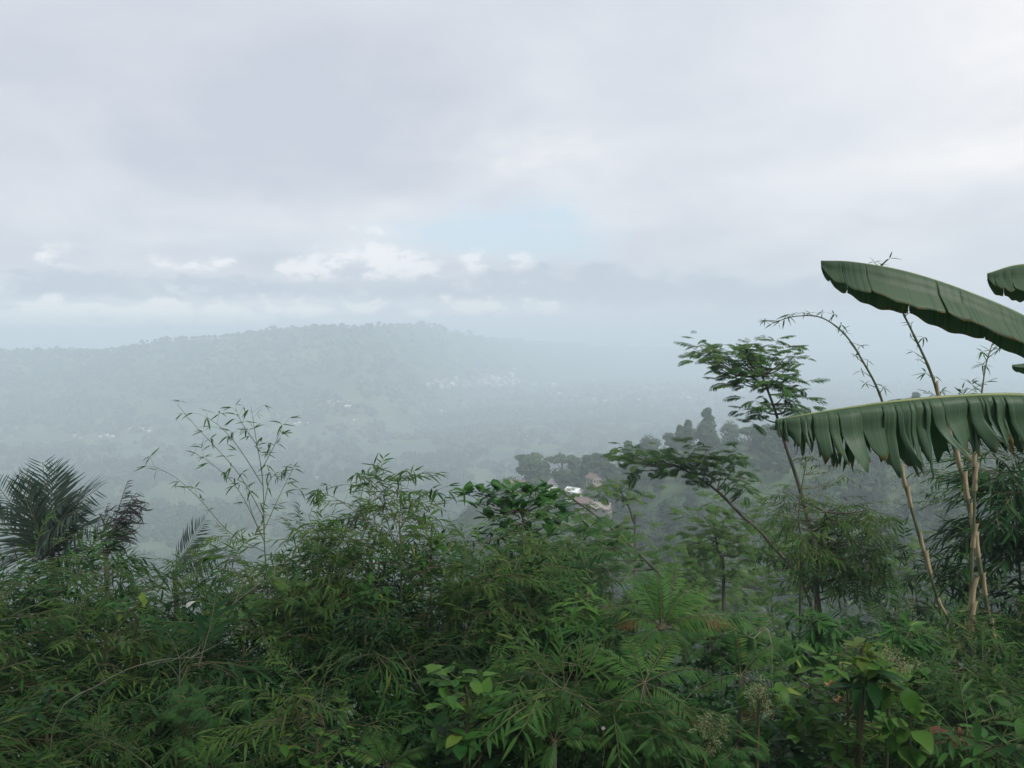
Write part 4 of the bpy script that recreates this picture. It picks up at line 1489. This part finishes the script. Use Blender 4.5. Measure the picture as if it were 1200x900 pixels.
for px, py, d in ((1060, 640, 9.6), (1100, 660, 8.8), (1150, 690, 8.2), (1195, 700, 7.6), (1060, 720, 8.0), (1110, 735, 7.2), (1160, 760, 6.6), (1210, 770, 6.2), (1090, 790, 6.2), (1145, 815, 5.6), (1195, 830, 5.3), (1250, 800, 5.8), (1020, 700, 9.2), (1240, 720, 7.0), (1120, 860, 4.9), (1180, 875, 4.8)):
    tip = pt(px, py, d)
    b = np.array([tip[0] + rng.uniform(-.5, .5), d + rng.uniform(-.2, .5), 0])
    b[2] = float(ground_z(b[0], b[1]))
    bamboo('dark leafy bamboo ' + ('high' if py < 690 else 'halfway' if py < 770 else 'low') + ' on the slope ' + px_zone(px, [1075, 1130, 1180], ['left of the arching culm', 'beneath the arching culm', 'beneath the stout culm', 'at the picture edge']), b, tip, 9, (0.35, 0.8), 5, 'bamboo' if d < 8.5 else 'bamboo_dark', 0.010, RB)


# ------------------------------------------------------------------ banana plant
def banana_leaf_mb(rib, left, right, upv, seed, tears=0.0, n=190, m=9, dry_edge=0.5, wave=0.02):
    """blade on both sides of a midrib curve. left/right: (width, hang angle); tears: share of the gaps that are split to the midrib"""
    q = np.random.default_rng(seed)
    P = spline(rib, n + 1)
    T = nrm(np.gradient(P, axis=0))
    upv = nrm(np.asarray(upv, float))
    mb = MB()
    t = np.linspace(0, 1, n + 1)
    env = np.clip(np.sin(np.clip(t * 0.985 + 0.01, 0, 1) * PI), 0, 1) ** 0.38
    env = np.clip(env, 0.10 if tears < 0.3 else 0.25, 1)
    if tears > 0.3:
        env = np.minimum(env, 0.22 + 3.2 * (1 - t))
    for sgn, (W, hang) in ((-1, left), (1, right)):
        side0 = nrm(np.cross(T, upv)) * sgn
        nor0 = np.cross(side0, T) * sgn
        # strips between tears
        cuts = [0]
        while cuts[-1] < n:
            cuts.append(min(n, cuts[-1] + (int(q.choice([2, 3, 4, 5, 7, 10, 14], p=[.2, .22, .2, .16, .12, .07, .03])) if tears > 0.3 else int(q.choice([14, 22, 34, 48])))))
        for a, b in zip(cuts[:-1], cuts[1:]):
            depth = q.uniform(0.35, 1.0) if q.random() < tears else (q.uniform(0.0, 0.12) if tears < 0.3 else q.uniform(0.1, 0.5))
            dh = q.uniform(-0.16, 0.16) * (1 if tears > 0.3 else 0)
            dsl = -q.uniform(0.0, 0.55) * (1 - a / n) if tears > 0.3 else 0.0
            tw = q.uniform(-0.5, 0.5) if tears > 0.3 else 0.0
            wig = q.uniform(-0.07, 0.07)
            dl = q.uniform(0.66, 1.06) if tears > 0.3 else 1.0
            rag = q.uniform(0, 6.28)
            V, D = [], []
            q0 = q.uniform(2.0, 4.0)
            for i in range(a, b + 1):
                u = (i - a) / max(1, b - a)
                for k in range(m + 1):
                    s = k / m
                    w = W * env[i] * s * dl * (1 + (0.10 * math.sin(rag + 5 * u) * s if tears > 0.3 else 0.02 * math.sin(i * 0.4)))
                    # curve: leave sideways then hang
                    ang = (hang + dh * s) * min(1.0, s * 2.6) + wig * math.sin(s * q0)
                    x = w * (math.cos(ang) * 0.75 + 0.25 * math.cos(ang * 0.4))
                    z = -w * math.sin(ang)
                    belly = wave * math.sin(u * PI) * s * (0.5 if tears > 0.3 else 2.6) * W
                    # narrowing of torn strips towards the edge
                    nar = max(0.0, s - (1 - depth)) * 0.55 * (u - 0.5) * -1 * (b - a) / n * np.linalg.norm(P[-1] - P[0])
                    scal = 1 - (0.13 * (1 - math.sin(u * PI)) if tears < 0.3 else 0.0)
                    p = P[i] + side0[i] * (x + 0.7 * belly + tw * (u - 0.5) * s * s * 0.12) + upv * (z * scal + 0.4 * belly) + T[i] * (dsl * w * s + nar) + np.array([0, 0, 0.0])
                    V.append(p)
                    D.append((max(0, s - 0.80) * 5 * dry_edge * q.uniform(0.0, 1.7)) + (0.5 if q.random() < 0.004 else 0))
            c = m + 1
            Q = [(i * c + k, i * c + k + 1, (i + 1) * c + k + 1, (i + 1) * c + k) for i in range(b - a) for k in range(m)]
            vein = np.repeat(q.uniform(0, 0.55, b - a + 1), m + 1) + q.uniform(0, 0.2)
            mb.add(V, Q, vein, D)
    return mb, P


def solid(o, th=0.0012):
    md = o.modifiers.new('thickness', 'SOLIDIFY')
    md.thickness = th
    return o


def build_banana():
    base = np.array([3.45, 3.9, 0.0])
    base[2] = float(ground_z(base[0], base[1])) - 0.05
    crown = np.array([3.35, 4.0, -0.25])
    root = thing('banana_plant', 'banana plant reaching in long green leaves, one smooth and one torn to strips', 'banana plant', base)
    path = spline([base, (base + crown) / 2 + [0.06, 0, 0], crown], 14)
    part('pseudostem', MB().add(*tube(path - base, np.linspace(0.13, 0.07, 14), 12)).build('pseudostem', MAT['stem_banana']), root)
    leaves = [
        # rib from stalk to tip, (left), (right), up, tears
        ([crown, pt(1300, 440, 4.35), pt(1210, 378, 4.4), pt(1130, 342, 4.45), pt(1060, 319, 4.5), pt(1000, 308, 4.55), pt(962, 306, 4.6)], (0.29, 1.22), (0.25, 1.42), (0, 0.25, 1), 0.0, 5, 'smooth unbroken banana leaf rising to its tip'),
        ([crown + [0, -0.1, -0.1], pt(1290, 478, 3.75), pt(1200, 464, 3.75), pt(1120, 465, 3.75), pt(1040, 472, 3.75), pt(970, 482, 3.75), pt(909, 492, 3.75)], (0.335, 1.40), (0.32, 1.48), (0, 0.1, 1), 0.85, 9, 'banana leaf torn into hanging strips'),
        ([crown + [0, 0.1, 0.1], pt(1330, 360, 4.0), pt(1260, 318, 4.05), pt(1200, 311, 4.1), pt(1157, 321, 4.15)], (0.22, 1.15), (0.20, 1.4), (0, 0.2, 1), 0.0, 12, 'blunt banana leaf end at the picture edge'),
        ([crown + [0, 0.12, 0.0], pt(1340, 470, 4.5), pt(1290, 440, 4.7), pt(1235, 425, 4.8), pt(1186, 428, 4.9)], (0.12, 0.5), (0.12, 0.9), (0, 0.2, 1), 0.1, 14, 'small banana leaf tip below the smooth leaf'),
        ([crown, np.array([4.2, 4.3, 0.0]), np.array([5.0, 4.6, -0.2]), np.array([5.5, 4.8, -0.7])], (0.28, 0.6), (0.28, 0.6), (0, 0, 1), 0.5, 15, None),
        ([crown, np.array([3.5, 3.2, -0.1]), np.array([3.7, 2.5, -0.3]), np.array([3.9, 2.0, -0.8])], (0.28, 0.6), (0.28, 0.6), (0, 0, 1), 0.5, 16, None),
    ]
    for rib, lf, rt, up, tears, seed, lab in leaves:
        rib = [np.asarray(r) - base for r in rib]
        stalk = spline([rib[0], (rib[0] + rib[1]) / 2 + [0, 0, 0.03], rib[1]], 8)
        mb, P = banana_leaf_mb(rib[1:], lf, rt, up, seed, tears)
        lo = part('leaf', mb.build('leaf', MAT['banana']), root, None, None, lab)
        solid(lo)
        whole = np.vstack([stalk[:-1], P])
        part('midrib', MB().add(*tube(whole, np.linspace(0.017, 0.004, len(whole)), 7)).build('midrib', MAT['midrib']), lo)


build_banana()


# ------------------------------------------------------------------ ferns and shrubs of the near slope
def fern(label, crown, d, ends, s=1.0, name='fern'):
    c = pt(*crown, d)
    g = np.array([c[0], c[1], float(ground_z(c[0], c[1])) - 0.05])
    root = thing(name, label, 'fern', g)
    part('trunk', MB().add(*tube(spline([g, (g + c) / 2, c], 8) - g, np.linspace(0.018, 0.014, 8), 7)).build('trunk', MAT['bark']), root)
    for ex, ey, dd, k in ends:
        v = pt(ex, ey, d + dd) - c
        R = frame1(v + np.array([0, 0, 0.35 * np.linalg.norm(v)]), [0, -0.25, 1])
        part('frond', FERN[k], root, mat4(R, c - g, s * 1.12 * np.linalg.norm(v) / 0.72), None, 'brown drooping frond' if k in (2, 3) else None)


fern('upright tree fern with two side fronds browned at their tips', (775, 738), 5.8,
     [(735, 690, 0.1, 0), (752, 683, 0.3, 0), (772, 678, 0.2, 0), (795, 681, 0.3, 0), (815, 690, 0.1, 1), (828, 700, 0.2, 1), (735, 728, -0.2, 3), (845, 726, -0.2, 3), (715, 722, 0.1, 2), (800, 770, -0.4, 1), (750, 772, -0.4, 1), (700, 740, 0.3, 1), (860, 745, 0.2, 1)])
fern('low spreading fern with fronds hanging down and yellowing', (755, 800), 5.0,
     [(695, 780, 0.2, 0), (690, 815, 0.1, 1), (712, 850, -0.2, 4), (745, 880, -0.3, 4), (775, 885, -0.3, 2), (805, 850, -0.2, 2), (820, 800, 0.1, 1), (790, 770, 0.3, 0), (735, 765, 0.3, 0)])
fern('fern with rusty withered fronds beside the cream flowers', (868, 792), 5.2,
     [(905, 768, 0.2, 1), (835, 775, 0.1, 1), (830, 815, -0.1, 2), (880, 845, -0.2, 3), (905, 835, -0.1, 3), (920, 800, 0.1, 1), (860, 750, 0.3, 0)])
fern('small dark fern low at the edge of the bamboo', (250, 905), 4.4, [(205, 880, 0, 0), (215, 900, 0, 1), (240, 868, 0.2, 0), (268, 880, 0.1, 1), (290, 905, 0, 1)])
fern('dim fern under the sapling by the dark gap', (455, 900), 4.6, [(410, 885, 0, 1), (430, 870, 0.2, 0), (470, 868, 0.2, 0), (500, 885, 0, 1), (480, 905, -0.2, 4)])
fern('fern half hidden behind the sapling', (600, 820), 5.3, [(560, 800, 0, 0), (580, 780, 0.2, 0), (610, 775, 0.2, 0), (640, 790, 0.1, 1), (650, 820, 0, 1), (620, 860, -0.2, 4), (570, 850, -0.2, 4)])
fern('fern carpeting the dark bank below the fronds', (650, 870), 4.6, [(600, 850, 0, 0), (620, 830, 0.2, 0), (660, 825, 0.2, 0), (700, 845, 0.1, 1), (705, 880, 0, 1), (640, 905, -0.2, 4)])


def shrub(label, box, d, n, meshes, per, size, name='shrub', top=None, dj=0.35, elev=(-0.6, 0.5), r0=0.014, leafname='leaf', cat='shrub', jitter=0.03, group=None):
    cx = (box[0] + box[1]) / 2
    return rosette_plant(name, label, cat, trunk_px([(cx, box[3] + 20), (cx + 4, (box[2] + box[3]) / 2), (cx - 3, box[2] + 15)], d), blob_tips(n, *box, d, dj), meshes, per, size, r0, elev, leafname, 'twig', group, 0.3, 0.05, top, jitter)


shrub('leafy shrub of fresh oval leaves massed under the sheathed culms', (905, 1075, 762, 905), 5.2, 48, LEAF['broad_light'], 6, 0.125, top=LEAF['broad_light'], dj=0.45)
shrub('dark oval leaved shrub massed below the rusty fern', (850, 980, 800, 905), 5.4, 30, LEAF['broad_dark'], 6, 0.13, top=LEAF['broad'], dj=0.4)
shrub('shrub of long dark strap leaves radiating above the fresh oval leaves', (1000, 1022, 782, 798), 4.9, 3, LEAF['long_dark'], 6, 0.26, elev=(-0.7, 0.1), dj=0.1)
shrub('shrub with large yellow green young leaves at its top', (990, 1025, 742, 775), 5.0, 6, LEAF['broad_yellow'], 4, 0.13, elev=(-0.8, 0.5), dj=0.15)
shrub('climbing vine with big heart shaped green leaves over the oval leaved shrub', (1025, 1100, 800, 880), 4.6, 8, LEAF['heart'], 3, 0.15, name='vine', elev=(-1.0, 0.0), dj=0.15, cat='vine')
shrub('sprig of red young leaves on the bank below the stout culm', (1105, 1152, 836, 872), 4.8, 6, LEAF['red'], 4, 0.085, elev=(-1.2, 0.2), dj=0.12)
shrub('bright green sapling with pointed oval leaves before the dark gap', (498, 590, 772, 890), 4.6, 22, LEAF['broad'], 5, 0.135, name='sapling', top=LEAF['broad_light'], dj=0.22, elev=(-0.5, 0.5), cat='sapling')
shrub('small creeper with bright little leaves low in the bamboo shade', (330, 405, 845, 900), 4.3, 14, LEAF['broad_light'], 4, 0.075, name='creeper', dj=0.15, cat='creeper')
shrub('glossy shrub with drooping yellow tipped leaves above the hanging fern', (635, 690, 705, 750), 6.4, 12, LEAF['long_light'], 6, 0.19, elev=(-0.9, 0.3), dj=0.3)
shrub('small glossy shrub with upright fresh leaves behind the glossy drooping one', (668, 705, 688, 712), 7.0, 7, LEAF['long_light'], 6, 0.16, elev=(-0.4, 0.6), dj=0.2)
for lab, box, d, n, ms, per, size, ln in (
        ('dark long leaved shrub on the crest below the glossy tree', (590, 680, 680, 770), 7.2, 22, LEAF['long_dark'], 6, 0.20, 'leaf'),
        ('mid green whorled shrub left of the upright tree fern', (640, 740, 730, 800), 6.3, 20, SPRAY['whorl_green'], 3, 0.75, 'leaf_spray'),
        ('feathery low shrub left of the hanging fern', (580, 700, 780, 850), 5.6, 18, FEATHER_DARK, 6, 0.62, 'frond'),
        ('feathery shrub behind the upright tree fern', (700, 840, 700, 760), 8.4, 26, FEATHER, 6, 0.75, 'frond'),
        ('feathery shrub right of the tree fern among the ferns', (820, 920, 715, 790), 7.6, 22, FEATHER_DARK, 6, 0.7, 'frond'),
        ('whorled shrub in the dip behind the oval leaved shrub', (890, 1010, 715, 780), 8.2, 24, SPRAY['whorl_green'], 3, 0.85, 'leaf_spray'),
        ('dark low shrub at the bottom below the hanging fern', (690, 800, 840, 910), 4.9, 20, FEATHER_DARK, 6, 0.5, 'frond'),
        ('dark feathery shrub at the bottom beside the oval leaves', (790, 880, 840, 910), 4.9, 16, FEATHER_DARK, 6, 0.5, 'frond'),
        ('broad leaved shrub in the dip left of the arching culm', (1010, 1090, 740, 800), 6.4, 18, SPRAY['whorl_green'], 3, 0.8, 'leaf_spray'),
        ('leafy shrub at the bottom corner below the red sprig', (1100, 1230, 860, 910), 4.6, 18, LEAF['long'], 6, 0.15, 'leaf'),
        ('feathery shrub on the bank below the stout culm', (1090, 1210, 800, 870), 5.5, 18, FEATHER_DARK, 6, 0.55, 'frond'),
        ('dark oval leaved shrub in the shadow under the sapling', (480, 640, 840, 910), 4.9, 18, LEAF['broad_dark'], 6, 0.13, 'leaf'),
        ('yellow green rounded shrub peeping through the bamboo crest', (450, 560, 600, 640), 7.6, 14, LEAF['broad_light'], 6, 0.12, 'leaf')):
    shrub(lab, box, d, n, ms, per, size, leafname=ln, dj=0.4)


def panicle_mb(seed, n=60, L=0.22, W=0.08):
    mb = MB()
    P = spline([(0, 0, 0), (0, L * 0.5, 0.01), (0, L, -0.02)], 8)
    mb.add(*tube(P, np.linspace(0.004, 0.0015, 8), 4), 0, 0, 1)
    t = rng.random(n)
    r = W * (1 - 0.7 * t) * np.sqrt(rng.random(n))
    a = rng.uniform(0, 6.28, n)
    pos = np.stack([r * np.cos(a), t * L, r * np.sin(a)], -1)
    mb.inst(leaf_tpl(1, 0.8, 1, 0.5, 0.3, 0.2, 0.4), frames(rand_dirs(n), rand_dirs(n)), pos, rng.uniform(0.012, 0.022, n), rng.random(n))
    return mb.build('flower_head', [MAT['flower'], MAT['twig']])


PANICLE = [panicle_mb(s) for s in range(3)]
shrub('shrub with pale cream flower heads at the foot of the rusty fern', (806, 846, 832, 866), 4.7, 8, PANICLE, 3, 0.62, leafname='flower_head', elev=(-0.9, 0.6), dj=0.1, name='flowering_shrub', cat='flowering shrub')
shrub('shrub with small cream flower heads right of the rusty fern', (872, 905, 796, 822), 4.9, 6, PANICLE, 3, 0.6, leafname='flower_head', elev=(-0.9, 0.6), dj=0.1, name='flowering_shrub', cat='flowering shrub')
shrub('shrub with buff flower heads above the heart leaved vine', (1022, 1062, 768, 786), 5.0, 7, PANICLE, 3, 0.65, leafname='flower_head', elev=(-0.3, 0.9), dj=0.1, name='flowering_shrub', cat='flowering shrub')


def loose_leaf(label, px, py, d, mesh, size, dirn, name='dry_leaf'):
    o = part(name, mesh, None, mat4(frame1(dirn, [0, -0.8, 0.6]), pt(px, py, d), size))
    tag(o, label, 'leaf')


loose_leaf('curled tan dry leaf caught on top of the oval leaved shrub', 972, 796, 4.62, LEAF['dry'][0], 0.11, (0.3, 0, -1))
loose_leaf('second curled tan dry leaf hanging just below the first', 981, 815, 4.60, LEAF['dry'][0], 0.10, (0.5, 0, -0.8))
loose_leaf('bleached whitish leaf caught in the bamboo thicket', 218, 712, 5.2, LEAF['pale'][0], 0.075, (0.6, 0, 0.7), 'pale_leaf')


def yellow_spray(label, px, py, d, dirs):
    p = pt(px, py, d)
    root = thing('bamboo_shoot', label, 'bamboo', p)
    for v, k in dirs:
        put_spray(root, p, p, np.array(v, float), k, rng.uniform(0.9, 1.1))


yellow_spray('bamboo shoot with orange and yellow leaves hanging before the dark gap', 345, 815, 4.35, [((-0.6, 0, -0.7), 'yellow'), ((-0.2, 0, -1), 'yellow'), ((0.5, -0.2, 0.0), 'bamboo'), ((0.8, 0, -0.3), 'bamboo'), ((0.2, 0, -0.9), 'bamboo')])
yellow_spray('bamboo shoot fanning fresh leaves over the dark gap', 440, 765, 4.8, [((-0.9, 0, -0.2), 'bamboo'), ((0.9, 0, -0.3), 'bamboo'), ((0.3, -0.3, -0.7), 'bamboo'), ((-0.3, -0.3, -0.8), 'bamboo'), ((0.7, -0.3, -0.6), 'bamboo')])


def pink_flower(label, px, py, d):
    p = pt(px, py, d)
    root = thing('pink_flower', label, 'flower', p)
    part('stalk', MB().add(*tube(np.array([[0, 0.02, -0.25], [0.01, 0.01, -0.12], [0, 0, 0]]), 0.002, 4)).build('stalk', MAT['twig']), root)
    for k in range(5):
        a = k * 2 * PI / 5
        part('petal', PETAL, root, mat4(frame1([math.cos(a), -0.5, math.sin(a)], [0, -1, 0.2]), (0, 0, 0), 0.013))


PETAL = tpl_mesh('petal', leaf_tpl(1, 0.8, 3, 0.6, 0.1, 0.3, 0.3), MAT['pink'])
pink_flower('tiny pale pink flower on the dark bank left of the hanging fern', 680, 827, 4.5)
pink_flower('second tiny pale pink flower lower on the dark bank', 707, 853, 4.5)


# ------------------------------------------------------------------ made-up tree outside the view, added to shade the near bank
def build_shade_helper():
    base = np.array([-4.6, -1.2, 0.0])
    base[2] = float(ground_z(base[0], base[1])) - 0.1
    root = thing('added_shade_tree', 'added unseen tree beside the viewpoint, put there to shade the near bank', 'tree', base)
    top = np.array([-3.4, 0.4, 2.1])
    path = spline([base, base + [0.2, 0.2, 1.4], top], 12)
    part('trunk', MB().add(*tube(path - base, np.linspace(0.16, 0.09, 12), 8)).build('trunk', MAT['bark']), root)
    mb = MB()
    tips = []
    for k in range(150):
        e = np.array([rng.uniform(-6.8, 3.2), rng.uniform(-1.6, 4.2), rng.uniform(2.7, 3.7)])
        tips.append(e)
        if k % 3 == 0:
            bp = spline([top, (top + e) / 2 + [0, 0, 0.15], e], 7)
            part('branch', MB().add(*tube(bp - base, np.linspace(0.035, 0.008, 7), 5)).build('branch', MAT['bark']), root)
    tips = np.repeat(np.array(tips), 60, axis=0)
    N = len(tips)
    P = tips + rng.normal(size=(N, 3)) * np.array([0.42, 0.32, 0.14])
    P[:, 2] = np.clip(P[:, 2], 2.5, 4.0)
    P[:, 1] = np.minimum(P[:, 1], 4.5)
    D = rand_dirs(N, -0.7, 0.3)
    mb.inst(T_SIMPLE, frames(D, rand_dirs(N, 0.4, 1)), P - base, rng.uniform(0.12, 0.2, N), rng.random(N))
    part('crown', mb.build('crown', MAT['broad_dark']), root)


build_shade_helper()


def dry_stem(label, ctrl, d, r=0.006):
    P = trunk_px(ctrl, d)
    root = thing('dead_cane', label, 'dead cane', P[0])
    path = spline(P, 16)
    part('stem', MB().add(*tube(path - P[0], np.linspace(r, r * 0.3, 16), 5)).build('stem', MAT['dead_wood']), root)
    for k in range(5):
        i = 8 + int(rng.integers(0, 7))
        e = path[i] + nrm(rand_dirs(1, -0.1, 0.8)[0]) * rng.uniform(0.12, 0.35)
        m = (path[i] + e) / 2 + rng.normal(size=3) * 0.02
        part('twig', MB().add(*tube(np.array([path[i], m, e]) - P[0], np.array([r * 0.4, r * 0.3, r * 0.15]), 4)).build('twig', MAT['dead_wood']), root)


MAT['dead_wood'] = plain_mat('bleached dead wood', (0.16, 0.14, 0.115), (0.30, 0.27, 0.22), 12, 0.9)
dry_stem('bare dry stem leaning beside the arching bamboo culm', [(1050, 790), (1058, 755), (1066, 725), (1072, 700)], 7.6)
dry_stem('thin dead stem rising out of the shrubs left of the slender trunk', [(905, 765), (880, 748), (850, 730), (826, 716)], 7.0)
dry_stem('pale bare stem standing in the dip right of the slender trunk', [(992, 740), (989, 700), (986, 665), (990, 640)], 11.5, 0.012)
dry_stem('dead bamboo cane sticking out of the thicket by the glossy tree', [(700, 760), (720, 700), (742, 665), (760, 640)], 8.6)
dry_stem('dry cane leaning out of the thicket by the pale leaf', [(236, 770), (262, 720), (296, 690), (330, 668)], 6.2, 0.005)
dry_stem('dry cane arching low across the near bamboo', [(60, 860), (120, 800), (180, 775), (240, 770)], 4.7, 0.004)

for lab, box, d, n, ms, per, size, ln in (
        ('small round leaved creeper over the thicket below the dark palm', (20, 110, 670, 715), 6.8, 14, LEAF['broad'], 6, 0.075, 'leaf'),
        ('leafy creeper sprawling over the bamboo below the withered palm', (115, 200, 700, 760), 6.0, 14, LEAF['broad'], 6, 0.080, 'leaf'),
        ('yellow green creeper over the thicket right of the pale leaf', (240, 330, 700, 750), 6.2, 14, LEAF['broad_light'], 6, 0.070, 'leaf'),
        ('feathery seedling among the bamboo below the tall sparse bamboo', (300, 370, 680, 720), 6.6, 9, FEATHER, 5, 0.5, 'frond'),
        ('broad leaved creeper low at the picture corner', (10, 100, 790, 850), 4.9, 13, LEAF['broad_dark'], 6, 0.085, 'leaf'),
        ('feathery seedling in the shade of the near bamboo', (170, 260, 800, 850), 4.7, 9, FEATHER_DARK, 5, 0.45, 'frond'),
        ('round leaved creeper over the crest left of the glossy tree', (450, 540, 640, 690), 7.0, 14, LEAF['broad'], 6, 0.085, 'leaf'),
        ('long leaved shrub rising through the bamboo under the arching bamboo top', (395, 460, 660, 715), 6.6, 9, LEAF['long'], 6, 0.15, 'leaf')):
    shrub(lab, box, d, n, ms, per, size, leafname=ln, dj=0.35, elev=(-0.5, 0.7))
